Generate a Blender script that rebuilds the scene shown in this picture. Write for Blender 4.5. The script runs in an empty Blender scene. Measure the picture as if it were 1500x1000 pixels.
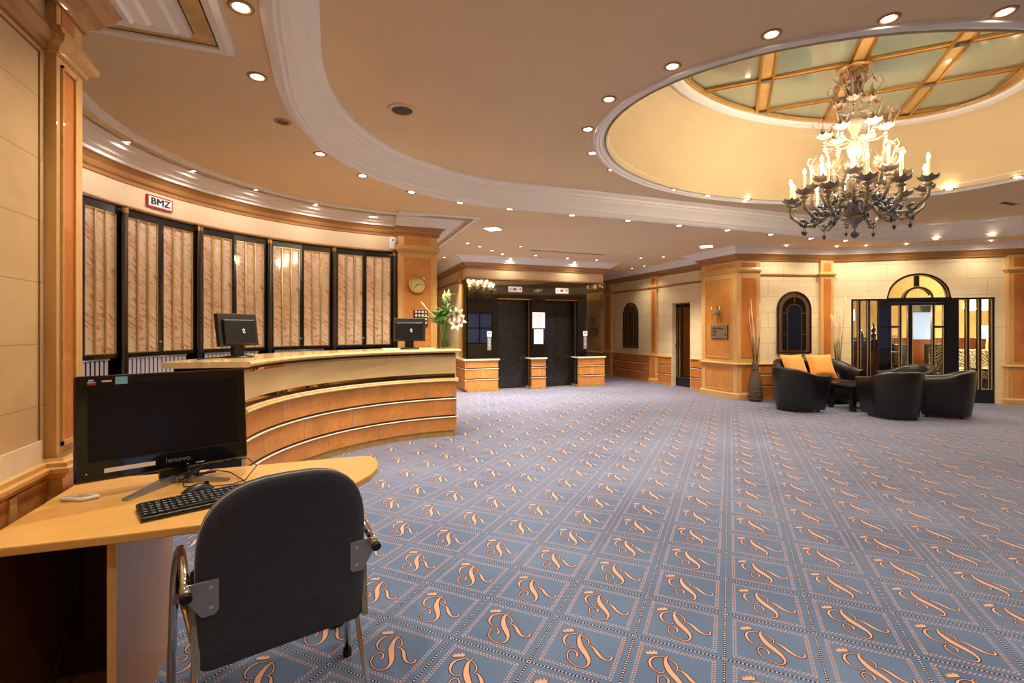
import bpy, math, random
from mathutils import Vector, Matrix
random.seed(7)
SC = bpy.context.scene
C = SC.collection
PI = math.pi
def R(d): return math.radians(d)

# ------------------------------------------------------------------ mesh builder
class MB:
    def __init__(s):
        s.v = []; s.f = []; s.m = []; s.s = []; s.M = Matrix(); s.mat = 0; s.sm = False
    def add(s, vs, fs, sm=None):
        b = len(s.v)
        for p in vs: s.v.append(tuple(s.M @ Vector(p)))
        for f in fs:
            s.f.append([b + i for i in f]); s.m.append(s.mat); s.s.append(s.sm if sm is None else sm)
        return s
    def box(s, x0, x1, y0, y1, z0, z1):
        vs = [(x0,y0,z0),(x1,y0,z0),(x1,y1,z0),(x0,y1,z0),(x0,y0,z1),(x1,y0,z1),(x1,y1,z1),(x0,y1,z1)]
        return s.add(vs, [(0,3,2,1),(4,5,6,7),(0,1,5,4),(1,2,6,5),(2,3,7,6),(3,0,4,7)], False)
    def quad(s, a, b, c, d): return s.add([a,b,c,d], [(0,1,2,3)])
    def prism(s, poly, z0, z1, sm=False):
        n = len(poly)
        vs = [(x,y,z0) for x,y in poly] + [(x,y,z1) for x,y in poly]
        s.add(vs, [tuple(range(n-1,-1,-1)), tuple(range(n,2*n))], False)
        b = len(s.v) - 2*n
        for i in range(n):
            j = (i+1) % n
            s.f.append([b+i, b+j, b+n+j, b+n+i]); s.m.append(s.mat); s.s.append(sm)
        return s
    def xprism(s, poly, y0, y1, sm=False):     # polygon in x-z, pulled along y
        M = s.M.copy(); s.M = s.M @ Matrix(((1,0,0,0),(0,0,1,0),(0,1,0,0),(0,0,0,1)))
        s.prism(poly, y0, y1, sm); s.M = M
        return s
    def tube(s, pts, r, n=8, closed=False, caps=True):
        pts = [Vector(p) for p in pts]; k = len(pts)
        rs = r if isinstance(r, (list, tuple)) else [r]*k
        vs = []; up = None
        for i, p in enumerate(pts):
            a = pts[i-1] if (i > 0 or closed) else p
            c = pts[(i+1) % k] if (i < k-1 or closed) else p
            t = (c - a).normalized()
            if up is None:
                up = Vector((0,0,1)) if abs(t.z) < .9 else Vector((1,0,0))
            x = up - t*up.dot(t)
            if x.length < 1e-5: x = t.orthogonal()
            x.normalize(); y = t.cross(x); up = x
            for j in range(n):
                q = 2*PI*j/n
                vs.append(p + (x*math.cos(q) + y*math.sin(q))*rs[i])
        fs = []
        for i in range(k if closed else k-1):
            a = i*n; b = ((i+1) % k)*n
            for j in range(n):
                j2 = (j+1) % n
                fs.append((a+j, a+j2, b+j2, b+j))
        s.add(vs, fs, True)
        if caps and not closed:
            b0 = len(s.v) - len(vs)
            s.f.append([b0+j for j in range(n-1,-1,-1)]); s.m.append(s.mat); s.s.append(False)
            s.f.append([b0+(k-1)*n+j for j in range(n)]); s.m.append(s.mat); s.s.append(False)
        return s
    def lathe(s, prof, n=16, c=(0,0,0), sm=True):
        vs = []; fs = []
        for r, z in prof:
            for j in range(n):
                q = 2*PI*j/n
                vs.append((c[0]+max(r,1e-4)*math.cos(q), c[1]+max(r,1e-4)*math.sin(q), c[2]+z))
        for i in range(len(prof)-1):
            for j in range(n):
                j2 = (j+1) % n
                fs.append((i*n+j, i*n+j2, (i+1)*n+j2, (i+1)*n+j))
        return s.add(vs, fs, sm)
    def cyl(s, c, r, z0, z1, n=16): return s.lathe([(0,z0),(r,z0),(r,z1),(0,z1)], n, c, False)
    def ball(s, c, r, n=10, sq=1.0):
        return s.lathe([(r*math.sin(PI*i/8), -r*sq*math.cos(PI*i/8)) for i in range(9)], n, c)
    def sweep(s, path, prof, closed=False, sm=False, caps=True, loop=False):
        """path: plan polyline; prof: (offset to the right of travel, z)."""
        k = len(path); P = len(prof); vs = []; fs = []
        for i in range(k):
            p = Vector(path[i])
            a = Vector(path[i-1]) if (i > 0 or closed) else None
            c = Vector(path[(i+1) % k]) if (i < k-1 or closed) else None
            ns = []
            for d in ((p-a) if a is not None else None, (c-p) if c is not None else None):
                if d is not None and d.length > 1e-9:
                    d = d.normalized(); ns.append(Vector((d.y, -d.x)))
            if len(ns) == 2:
                m = (ns[0]+ns[1]).normalized(); m = m / max(m.dot(ns[0]), .3)
            else: m = ns[0]
            for off, z in prof: vs.append((p.x+m.x*off, p.y+m.y*off, z))
        for i in range(k if closed else k-1):
            a = i*P; b = ((i+1) % k)*P
            for j in range(P if loop else P-1):
                j2 = (j+1) % P
                fs.append((a+j, a+j2, b+j2, b+j))
        s.add(vs, fs, sm)
        if loop and caps and not closed:
            b0 = len(s.v)-len(vs)
            s.f.append([b0+j for j in range(P-1,-1,-1)]); s.m.append(s.mat); s.s.append(False)
            s.f.append([b0+(k-1)*P+j for j in range(P)]); s.m.append(s.mat); s.s.append(False)
        return s
    def strip(s, A, B, closed=True, sm=False):
        n = len(A); fs = []
        for i in range(n if closed else n-1):
            j = (i+1) % n
            fs.append((i, j, n+j, n+i))
        return s.add(list(A)+list(B), fs, sm)
    def at(s, x, y, z, rz=0, rx=0, ry=0, sc=1):
        s.M = Matrix.Translation((x,y,z)) @ Matrix.Rotation(rz,4,'Z') @ Matrix.Rotation(ry,4,'Y') @ Matrix.Rotation(rx,4,'X') @ Matrix.Scale(sc,4)
        return s

def obj(name, mb, mats, parent=None, loc=None, rz=0, bevel=0):
    me = bpy.data.meshes.new(name)
    me.from_pydata(mb.v, [], mb.f)
    if not isinstance(mats, (list, tuple)): mats = [mats]
    for m in mats: me.materials.append(m)
    for p, mi, sm in zip(me.polygons, mb.m, mb.s):
        p.material_index = mi; p.use_smooth = sm
    o = bpy.data.objects.new(name, me); C.objects.link(o)
    if parent: o.parent = parent
    if loc: o.location = loc
    if rz: o.rotation_euler.z = rz
    if bevel:
        b = o.modifiers.new('bevel', 'BEVEL'); b.width = bevel; b.segments = 2; b.limit_method = 'ANGLE'; b.angle_limit = R(40)
    return o
def tag(o, label, cat, group=None, kind=None):
    o['label'] = label; o['category'] = cat
    if group: o['group'] = group
    if kind: o['kind'] = kind
    return o
def thing(name, label, cat, loc=(0,0,0), rz=0, group=None, kind=None):
    o = bpy.data.objects.new(name, None); C.objects.link(o)
    o.location = loc; o.rotation_euler = (0,0,rz); o.empty_display_size = .1
    return tag(o, label, cat, group, kind)
def st(name, mb, mats, label, cat, **k):
    return tag(obj(name, mb, mats, **k), label, cat, None, 'structure')
def dup(root, loc, rz=None, label=None):
    r = root.copy(); C.objects.link(r); r.location = loc
    if rz is not None: r.rotation_euler.z = rz
    if label: r['label'] = label
    for ch in list(root.children):
        c = ch.copy(); C.objects.link(c); c.parent = r
        for g in list(ch.children):
            d = g.copy(); C.objects.link(d); d.parent = c
    return r
def arc(cx, cy, r, d0, d1, n):
    return [(cx+r*math.cos(R(d0+(d1-d0)*i/n)), cy+r*math.sin(R(d0+(d1-d0)*i/n))) for i in range(n+1)]
def text(s, size, m, parent, x, y, z, rz=0, rx=PI/2, depth=.002, name='lettering', align='CENTER', sx=1.0, shear=0, bold=0):
    cu = bpy.data.curves.new('lettering', 'FONT'); cu.body = s; cu.size = size; cu.extrude = depth
    cu.align_x = align; cu.align_y = 'CENTER'; cu.shear = shear; cu.offset = bold*size; cu.resolution_u = 3
    t = bpy.data.objects.new('lettering_source', cu); C.objects.link(t)
    dg = bpy.context.evaluated_depsgraph_get(); dg.update()
    me = bpy.data.meshes.new_from_object(t.evaluated_get(dg))
    bpy.data.objects.remove(t); bpy.data.curves.remove(cu)
    me.materials.clear(); me.materials.append(m)
    o = bpy.data.objects.new(name, me); C.objects.link(o)
    if parent: o.parent = parent
    o.location = (x,y,z); o.rotation_euler = (rx,0,rz); o.scale = (sx,1,1)
    return o

# ------------------------------------------------------------------ materials
def lin(h):
    h = h.lstrip('#'); o = []
    for i in (0,2,4):
        c = int(h[i:i+2],16)/255
        o.append(c/12.92 if c <= .04045 else ((c+.055)/1.055)**2.4)
    return (*o, 1)
class N:
    def __init__(s, m): s.t = m.node_tree; s.n = s.t.nodes; s.l = s.t.links
    def new(s, t, **k):
        x = s.n.new(t)
        for a, b in k.items(): setattr(x, a, b)
        return x
    def math(s, op, a, b=None, c=None, clamp=False):
        x = s.n.new('ShaderNodeMath'); x.operation = op; x.use_clamp = clamp
        for i, v in enumerate((a, b, c)):
            if v is None: continue
            if isinstance(v, (int, float)): x.inputs[i].default_value = v
            else: s.l.new(v, x.inputs[i])
        return x.outputs[0]
    def mix(s, f, a, b, blend='MIX'):
        x = s.n.new('ShaderNodeMix'); x.data_type = 'RGBA'; x.blend_type = blend
        for i, v in ((0,f),(6,a),(7,b)):
            if isinstance(v, (int, float)): x.inputs[i].default_value = v
            elif isinstance(v, tuple): x.inputs[i].default_value = v
            else: s.l.new(v, x.inputs[i])
        return x.outputs[2]
    def ramp(s, f, stops):
        x = s.n.new('ShaderNodeValToRGB'); e = x.color_ramp.elements
        while len(e) > len(stops): e.remove(e[-1])
        while len(e) < len(stops): e.new(.5)
        for k, (p, c) in zip(e, stops): k.position = p; k.color = c
        s.l.new(f, x.inputs[0]); return x.outputs[0]
    def coords(s, scale=(1,1,1), rot=(0,0,0), loc=(0,0,0)):
        t = s.n.new('ShaderNodeTexCoord'); m = s.n.new('ShaderNodeMapping')
        m.inputs['Scale'].default_value = scale; m.inputs['Rotation'].default_value = rot; m.inputs['Location'].default_value = loc
        s.l.new(t.outputs['Object'], m.inputs[0]); return m.outputs[0]
    def noise(s, vec, scale, detail=3, dist=0, rough=.5):
        x = s.n.new('ShaderNodeTexNoise'); x.inputs['Scale'].default_value = scale; x.inputs['Detail'].default_value = detail
        x.inputs['Distortion'].default_value = dist; x.inputs['Roughness'].default_value = rough
        s.l.new(vec, x.inputs['Vector']); return x.outputs['Fac']
def mat(name, col, rough=.5, metal=0, coat=0, emit=None, es=0, trans=0, ior=1.5, sheen=0, spec=.5, alpha=1, vary=None):
    m = bpy.data.materials.new(name); m.use_nodes = True
    b = m.node_tree.nodes['Principled BSDF']; i = b.inputs
    c = lin(col) if isinstance(col, str) else col
    i['Base Color'].default_value = c; i['Roughness'].default_value = rough; i['Metallic'].default_value = metal
    i['Coat Weight'].default_value = coat; i['Transmission Weight'].default_value = trans; i['IOR'].default_value = ior
    i['Sheen Weight'].default_value = sheen; i['Specular IOR Level'].default_value = spec; i['Alpha'].default_value = alpha
    if emit:
        i['Emission Color'].default_value = lin(emit) if isinstance(emit, str) else emit; i['Emission Strength'].default_value = es
    if vary:
        n = N(m); scale, amt = vary
        f = n.noise(n.coords(), scale, 4)
        lo = tuple(x*(1-amt) for x in c[:3])+(1,); hi = tuple(min(1,x*(1+amt)) for x in c[:3])+(1,)
        m.node_tree.links.new(n.ramp(f, [(.3,lo),(.7,hi)]), i['Base Color'])
    return m
def base(m): return m.node_tree.nodes['Principled BSDF'].inputs
def wood(name, c1, c2, rough=.35, grain=(30,30,2.2), coat=.3):
    m = mat(name, c1, rough, coat=coat); n = N(m)
    f = n.noise(n.coords(grain), 1.0, 5, .6, .6)
    n.l.new(n.ramp(f, [(.3,lin(c1)),(.7,lin(c2))]), base(m)['Base Color']); return m
def burl(name, c1, c2, c3, sc=28):
    m = mat(name, c1, .32, coat=.3); n = N(m); v = n.coords()
    f = n.noise(v, sc, 5, 1.2, .65); g = n.noise(v, 3.0, 3)
    x = n.ramp(f, [(.28,lin(c3)),(.45,lin(c1)),(.72,lin(c2))])
    d = n.ramp(g, [(.35,(.82,.80,.78,1)),(.65,(1,1,1,1))])
    n.l.new(n.mix(1.0, x, d, 'MULTIPLY'), base(m)['Base Color']); return m
def stone(name, c1, c2, cm, w=.58, h=.2345, zoff=.0, xoff=0, mort=.004, rough=.45):
    m = mat(name, c1, rough); n = N(m)
    t = n.new('ShaderNodeTexCoord'); sx = n.new('ShaderNodeSeparateXYZ'); n.l.new(t.outputs['Object'], sx.inputs[0])
    cb = n.new('ShaderNodeCombineXYZ')
    n.l.new(n.math('ADD', sx.outputs[0], xoff), cb.inputs[0]); n.l.new(n.math('ADD', sx.outputs[2], zoff), cb.inputs[1])
    b = n.new('ShaderNodeTexBrick'); b.offset = .5
    b.inputs['Scale'].default_value = 1; b.inputs['Brick Width'].default_value = w; b.inputs['Row Height'].default_value = h
    b.inputs['Mortar Size'].default_value = mort; b.inputs['Mortar Smooth'].default_value = .2; b.inputs['Bias'].default_value = 0
    n.l.new(cb.outputs[0], b.inputs['Vector'])
    f = n.noise(n.coords((1,1,2.2)), 2.6, 6, .8, .6)
    col = n.ramp(f, [(.32,lin(c1)),(.68,lin(c2))])
    n.l.new(n.mix(b.outputs['Fac'], col, lin(cm)), base(m)['Base Color']); return m

M = {}
M['peach'] = mat('painted peach ceiling', '#efd1a6', .85, vary=(1.3,.03))
M['cream'] = mat('cream plaster', '#ead0a0', .8, vary=(1.6,.03))
M['frieze'] = mat('cream frieze', '#dfc299', .7, vary=(1.8,.04))
M['white'] = mat('white moulding paint', '#f6efe8', .45)
M['stone_left'] = stone('beige limestone blocks', '#c6a270', '#d1af7e', '#a88a5a', zoff=.1135, xoff=-.05, mort=.0025)
M['stone'] = stone('cream limestone blocks', '#e9d2a4', '#f0dcb4', '#cdb27f', .62, .30, zoff=.12)
M['marble_beige'] = mat('polished beige marble', '#e3bd84', .22, coat=.4, vary=(14,.14))
M['marble_pale'] = mat('pale marble bead', '#f2dfbd', .22, coat=.4, vary=(9,.06))
M['plinth'] = mat('brown marble plinth', '#b08d52', .3, vary=(16,.2))
M['maple'] = wood('honey maple', '#cf9c5a', '#e0b474')
M['maple_h'] = wood('honey maple lying', '#cb9754', '#ddaf6c', grain=(2.0,2.0,40))
M['maple_dark'] = wood('walnut tinted cornice', '#9c6a38', '#b58048', grain=(2,2,40))
M['burl'] = burl('orange bird-eye burl', '#d98e42', '#e4a054', '#c27832')
M['burl_deep'] = burl('deep orange burl', '#cc7a36', '#d88a44', '#b3652a', 60)
M['goldmarble'] = mat('veined gold marble band', '#d6ad70', .3, vary=(9,.25))
M['blackline'] = mat('black line', '#20160f', .4)
M['navy'] = mat('midnight lacquer', '#0e0e18', .2, coat=.4)
M['black'] = mat('black plastic', '#0d0d0e', .35)
M['blackgloss'] = mat('glossy black plastic', '#060607', .06, coat=.6)
M['screen'] = mat('dark screen', '#17130f', .22, spec=.3)
M['darkplastic'] = mat('dark grey plastic', '#2a2520', .4)
M['brass'] = mat('polished brass', '#e6c684', .25, .7)
M['gold'] = mat('satin gold', '#cf9a4c', .3, 1)
M['goldbar'] = wood('gilded timber', '#b88a48', '#cfa35e', .3, (8,8,8))
M['steel'] = mat('dark brushed steel', '#6b625c', .28, 1)
M['silver'] = mat('silver plastic', '#a8a6a6', .35, .6)
M['plaque'] = mat('brushed plaque metal', '#a08a72', .4, .4)
M['chrome'] = mat('chrome', '#d8d6d4', .06, 1)
M['bracket'] = mat('grey metal bracket', '#9c9aa0', .35, .7)
M['rubber'] = mat('black rubber', '#0a0a0b', .7)
M['grout'] = mat('grey joint', '#b9b0a4', .6)
M['darkvoid'] = mat('dark recess', '#17120d', .6)
M['paper'] = mat('white paper', '#dddbd7', .8)
M['ink'] = mat('grey print', '#8a8a8c', .8)
M['inkblack'] = mat('black print', '#101010', .6)
M['red'] = mat('red enamel', '#b02818', .5)
M['bluelabel'] = mat('pale blue sticker', '#7fc4e0', .5)
M['bluecard'] = mat('blue sticker', '#2c56b8', .4)
M['whiteplastic'] = mat('white plastic', '#ecebe8', .4)
M['blind'] = mat('white vertical blind', '#dcd6e2', .6)
M['mirror'] = mat('smoked mirror', '#7a6238', .03, 1)
M['dome_mirror'] = mat('grey green mirror glass', '#a3a892', .10, .35, coat=.6)
M['blackglass'] = mat('black mirror glass', '#0c0b09', .02, spec=.9, coat=1.0)
M['transom'] = mat('bronze tinted mirror glass', '#857b62', .03, 1)
M['lift_door'] = mat('dark flecked lift door', '#15100c', .3, coat=.4)
def thin_glass(name, tint, gloss=.08):
    m = bpy.data.materials.new(name); m.use_nodes = True; n = N(m); n.n.remove(n.n['Principled BSDF'])
    t = n.new('ShaderNodeBsdfTransparent'); t.inputs[0].default_value = lin(tint)
    g = n.new('ShaderNodeBsdfGlossy'); g.inputs['Roughness'].default_value = .02
    lw = n.new('ShaderNodeLayerWeight'); f = n.math('ADD', n.math('MULTIPLY', n.math('POWER', lw.outputs['Facing'], 4.0), .6), .04); x = n.new('ShaderNodeMixShader')
    n.l.new(f, x.inputs[0]); n.l.new(t.outputs[0], x.inputs[1]); n.l.new(g.outputs[0], x.inputs[2])
    n.l.new(x.outputs[0], n.n['Material Output'].inputs[0]); return m
M['glass'] = thin_glass('clear glass', '#f4f8f4')
M['leather'] = mat('black leather', '#141414', .34, vary=(60,.25))
M['leather_in'] = mat('brown black leather', '#241b17', .28, vary=(60,.2))
M['orange'] = mat('orange cushion cloth', '#f29a3c', .8, sheen=.3, vary=(120,.05))
M['darkwood'] = mat('black stained wood', '#1d1613', .25, coat=.4)
M['tabletop'] = mat('dark grey table top', '#3a332f', .16, coat=.5)
M['redwood'] = wood('mahogany', '#5c2814', '#7a3a1c', .3)
M['weave'] = mat('woven grey vase', '#5a4a36', .7, vary=(70,.6))
M['twig'] = mat('pale twig', '#e2c79a', .7)
M['twig_dark'] = mat('dark twig base', '#5a5a34', .7)
M['leaf'] = mat('lily leaf green', '#8cc06a', .45, vary=(20,.25))
M['leaf_dark'] = mat('deep green leaf', '#4f8a44', .45)
M['petal'] = mat('white lily petal', '#f6e4d4', .5, vary=(14,.06))
M['bud'] = mat('pale lily bud', '#d6dc9c', .5)
M['anther'] = mat('orange anther', '#c8641e', .6)
M['water'] = thin_glass('green tinted water', '#b9d88a')
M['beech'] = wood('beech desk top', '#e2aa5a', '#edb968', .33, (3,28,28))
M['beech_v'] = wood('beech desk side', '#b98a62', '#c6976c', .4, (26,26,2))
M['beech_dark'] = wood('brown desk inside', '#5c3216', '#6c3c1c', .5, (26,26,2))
M['felt'] = mat('charcoal wool', '#31343f', .95, sheen=.12, vary=(260,.4))
M['felt_lit'] = mat('charcoal wool painted lit', '#8b8676', .95, sheen=.2, vary=(260,.3))  # charcoal wool made paler to stand for light falling on the gusset
M['key'] = mat('black key', '#141416', .45)
M['keytop'] = mat('key legend grey', '#a8a8aa', .5)
M['lamp_on'] = mat('lit lamp', '#fff4e0', .4, emit='#ffe9c8', es=30)
M['lamp_small'] = mat('lit lamp small', '#fff4e0', .4, emit='#ffe6c0', es=14)
M['lamp_square'] = mat('lit square lamp', '#fff4d0', .4, emit='#fff0b8', es=6)
M['lamp_off'] = mat('unlit lamp', '#5c4a38', .2, .5)
M['candle_wax'] = mat('ivory candle tube', '#efd6a8', .5, emit='#ffcf88', es=.35)
M['flame'] = mat('lit candle bulb', '#fff6e6', .4, emit='#ffedd0', es=60)
M['shade'] = mat('lit lampshade', '#fff0cc', .6, emit='#ffe9b0', es=4)
M['murano'] = mat('smoked blown glass', '#8a7860', .12, coat=.5, spec=.8, vary=(30,.3))
M['murano_dark'] = mat('slate blue glass', '#39424c', .1, coat=.6, spec=.8)
M['murano_pale'] = mat('milky blown glass', '#bfae9a', .12, coat=.5, spec=.8)
M['rose'] = mat('rose glass flower', '#e58a78', .2, coat=.5)
M['grille'] = mat('dark speaker grille', '#4a3a30', .6)
M['ceil_ring'] = mat('ceiling ring', '#b98a62', .5)
M['sky_pane'] = mat('blue evening window', '#8fa6dc', .3, emit='#9db4ea', es=.55)
M['day_pane'] = mat('daylight window', '#cfd9f0', .3, emit='#7f9fe8', es=.28)
M['bluedark'] = mat('dark blue stained glass', '#0b1322', .08, coat=.6)
M['darkpane'] = mat('dark stained glass', '#0e0a07', .08, coat=.8)
M['goldmirror'] = mat('gold tinted mirror', '#b08448', .06, 1)
M['copper'] = mat('copper tinted mirror border', '#8a6a4c', .35, .7)
M['keyboard_red'] = mat('dark red board', '#451a14', .4)
M['vent'] = mat('dark vent slot', '#3a2c22', .7)
M['vent_trim'] = mat('vent trim', '#c8a888', .6)

# pink veined marble of the shutters
def pink():
    m = mat('pink veined marble', '#e2b78c', .07, coat=.6, spec=.6); n = N(m)
    v = n.coords((1,1,1), (0,R(-36),0)); mp = n.new('ShaderNodeMapping'); mp.inputs['Scale'].default_value = (7,9,34)
    n.l.new(v, mp.inputs[0])
    f = n.noise(mp.outputs[0], 1.0, 5, 1.4, .62)
    g = n.noise(n.coords(), 2.4, 3)
    f2 = n.math('ADD', f, n.math('MULTIPLY', n.math('SUBTRACT', g, .5), .35))
    c = n.ramp(f2, [(.34,lin('#fae6c4')),(.52,lin('#f2d0ae')),(.60,lin('#dd9f84')),(.72,lin('#b56a56'))])
    n.l.new(c, base(m)['Base Color']); return m
M['pink'] = pink()
def zebra():
    m = mat('zebra stripe fabric', '#ffffff', .8); n = N(m)
    w = n.new('ShaderNodeTexWave'); w.inputs['Scale'].default_value = 6; w.inputs['Distortion'].default_value = 9; w.inputs['Detail'].default_value = 2; w.inputs['Detail Scale'].default_value = 1.6
    n.l.new(n.coords((1,1,1.8), (0,R(35),0)), w.inputs['Vector'])
    n.l.new(n.ramp(w.outputs['Fac'], [(.47,lin('#15120e')),(.53,lin('#e8dcc0'))]), base(m)['Base Color']); return m
M['zebra'] = zebra()
def flecks():
    m = M['lift_door']; n = N(m)
    v = n.new('ShaderNodeTexVoronoi'); v.inputs['Scale'].default_value = 24; n.l.new(n.coords(), v.inputs['Vector'])
    g = n.noise(n.coords(), 7, 4, 1)
    f = n.ramp(v.outputs['Distance'], [(.10,lin('#b09c84')),(.20,lin('#17110c'))])
    n.l.new(n.mix(n.math('MULTIPLY', g, .9), lin('#100b08'), f), base(m)['Base Color'])
flecks()
# ================================================================== THE SETTING
# plan axes: x runs along the lift front, y runs away from it; the carpet lies at 45 degrees
CV = (.7102, -.7040); CU = (.7040, .7102); CO = (.994, 2.0605); TV, TU = .3626, .3444

def carpet():
    m = mat('blue figured carpet', '#5f7793', .95, sheen=1, spec=.15); n = N(m)
    base(m)['Sheen Roughness'].default_value = .35; base(m)['Sheen Tint'].default_value = lin('#d8d6ea')
    t = n.new('ShaderNodeTexCoord'); sx = n.new('ShaderNodeSeparateXYZ'); n.l.new(t.outputs['Object'], sx.inputs[0])
    x = n.math('SUBTRACT', sx.outputs[0], CO[0]); y = n.math('SUBTRACT', sx.outputs[1], CO[1])
    p = n.math('DIVIDE', n.math('ADD', n.math('MULTIPLY', x, CV[0]), n.math('MULTIPLY', y, CV[1])), TV)
    q = n.math('DIVIDE', n.math('ADD', n.math('MULTIPLY', x, CU[0]), n.math('MULTIPLY', y, CU[1])), TU)
    p = n.math('FLOORED_MODULO', p, 1.0); q = n.math('FLOORED_MODULO', q, 1.0)
    du = n.math('MINIMUM', p, n.math('SUBTRACT', 1.0, p)); dv = n.math('MINIMUM', q, n.math('SUBTRACT', 1.0, q))
    dm = n.math('MINIMUM', du, dv)
    near_p = n.math('LESS_THAN', du, dv)                     # nearest border runs along q
    al = n.math('ADD', n.math('MULTIPLY', near_p, q), n.math('MULTIPLY', n.math('SUBTRACT', 1.0, near_p), p))
    # dark centre line with pale dots
    line = n.math('LESS_THAN', dm, .0135)
    fa = n.math('SUBTRACT', n.math('FRACT', n.math('MULTIPLY', al, 24.0)), .5)
    dx = n.math('MULTIPLY', fa, 1/24.0)
    dotl = n.math('LESS_THAN', n.math('ADD', n.math('POWER', n.math('ABSOLUTE', dx), 2.0), n.math('POWER', dm, 2.0)), .0098**2)
    # two staggered rows of orange dots
    def row(c, sh):
        a = n.math('MULTIPLY', n.math('SUBTRACT', n.math('FRACT', n.math('ADD', n.math('MULTIPLY', al, 24.0), sh)), .5), 1/24.0)
        d = n.math('SUBTRACT', dm, c)
        return n.math('LESS_THAN', n.math('ADD', n.math('POWER', n.math('ABSOLUTE', a), 2.0), n.math('POWER', n.math('ABSOLUTE', d), 2.0)), .0098**2)
    dots = n.math('MAXIMUM', row(.092, 0.0), row(.120, .5))
    g = n.noise(n.coords(), 1.2, 4); h = n.noise(n.coords(), 220, 2)
    c0 = n.ramp(n.math('ADD', n.math('MULTIPLY', g, .6), n.math('MULTIPLY', h, .4)), [(.35,lin('#4a5e7d')),(.65,lin('#687e9f'))])
    c1 = n.mix(n.math('MULTIPLY', dots, .95), c0, lin('#cc9e88'))
    c2 = n.mix(line, c1, lin('#1d1a26'))
    c3 = n.mix(dotl, c2, lin('#d9c8c0'))
    n.l.new(c3, base(m)['Base Color']); return m
M['carpet'] = carpet()
M['carpet_orange'] = mat('carpet orange pile', '#d29c7c', .95, sheen=1, spec=.1, vary=(160,.12))
M['carpet_brown'] = mat('carpet brown outline', '#4a2f30', .95, spec=.1)

HOOK=[(.401,-.524),(.385,-.553),(.348,-.559),(.295,-.536),(.256,-.487),(.235,-.419),(.241,-.359),(.267,-.312),(.327,-.269),(.4,-.264),(.456,-.286),(.503,-.328),(.528,-.367),(.532,-.408),(.522,-.435)]
HW=[.014,.011,.010,.013,.024,.030,.026,.016,.011,.010,.011,.014,.016,.012,.010]
STEM=[(.41,-.221),(.394,-.27),(.395,-.333),(.426,-.424),(.463,-.492),(.517,-.558),(.564,-.615),(.601,-.671),(.618,-.718),(.62,-.778),(.598,-.821),(.559,-.845),(.503,-.843),(.438,-.816),(.384,-.767),(.359,-.699),(.353,-.635),(.379,-.596),(.416,-.59),(.453,-.621),(.466,-.656),(.462,-.689)]
SW=[.008,.02,.038,.056,.066,.066,.056,.042,.03,.02,.015,.012,.011,.011,.012,.013,.012,.011,.012,.018,.026,.016]
LEG=[(.522,-.435),(.555,-.429),(.59,-.441),(.631,-.476),(.675,-.532),(.726,-.581),(.773,-.602),(.814,-.596),(.837,-.567),(.835,-.528),(.822,-.518)]
LW=[.009,.012,.022,.034,.040,.030,.018,.016,.022,.020,.010]
CROWN=[(.183,-.302),(.302,-.239),(.293,-.175),(.281,-.208),(.25,-.179),(.244,-.23),(.211,-.207),(.207,-.252),(.172,-.232),(.191,-.269),(.16,-.26)]
def glyph():
    """faces of one monogram in tile units: (points, faces, material slot, height)"""
    out = []
    for grow, slot, z in ((.011,2,.0004),(0,1,.0008)):
        vs = []; fs = []
        for P, W in ((HOOK,HW),(STEM,SW),(LEG,LW)):
            b = len(vs)
            for i in range(len(P)):
                a = Vector(P[max(i-1,0)]); c = Vector(P[min(i+1,len(P)-1)]); t = (c-a).normalized()
                nn = Vector((-t.y,t.x)) * (W[i]/2+grow); p = Vector(P[i])
                vs += [p+nn, p-nn]
            fs += [(b+2*i, b+2*i+1, b+2*i+3, b+2*i+2) for i in range(len(P)-1)]
        b = len(vs); cx = sum(p[0] for p in CROWN)/11; cy = sum(p[1] for p in CROWN)/11
        vs += [Vector((cx+(p[0]-cx)*(1+grow*10), cy+(p[1]-cy)*(1+grow*14))) for p in CROWN]
        fs.append(tuple(range(b, b+11)))
        out.append((vs, fs, slot, z))
    return out
fl = MB(); fl.mat = 0
fl.quad((-2.6,-4,0),(13,-4,0),(13,14.2,0),(-2.6,14.2,0))
GL = glyph()
cam_f = (.3502,.9367); cam_r = (.9367,-.3502)
for i in range(-26, 42):
    for j in range(-26, 42):
        cx = CO[0]+(i+.5)*TV*CV[0]+(j+.5)*TU*CU[0]; cy = CO[1]+(i+.5)*TV*CV[1]+(j+.5)*TU*CU[1]
        d = cx*cam_f[0]+cy*cam_f[1]; s = cx*cam_r[0]+cy*cam_r[1]
        if not (-1.0 < d < 11.5 and abs(s) < abs(d)*1.3+2.5) or cx < -.9 or cx > 11.6 or cy > 13 or cy < -3.4: continue
        for vs, fs, slot, z in GL:
            fl.mat = slot
            fl.add([(CO[0]+(i+v.x)*TV*CV[0]+(j+1+v.y)*TU*CU[0], CO[1]+(i+v.x)*TV*CV[1]+(j+1+v.y)*TU*CU[1], z) for v in vs], fs, False)
st('floor', fl, [M['carpet'], M['carpet_orange'], M['carpet_brown']], 'blue carpet woven with orange crowned script R monograms in dotted squares', 'floor')

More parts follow.
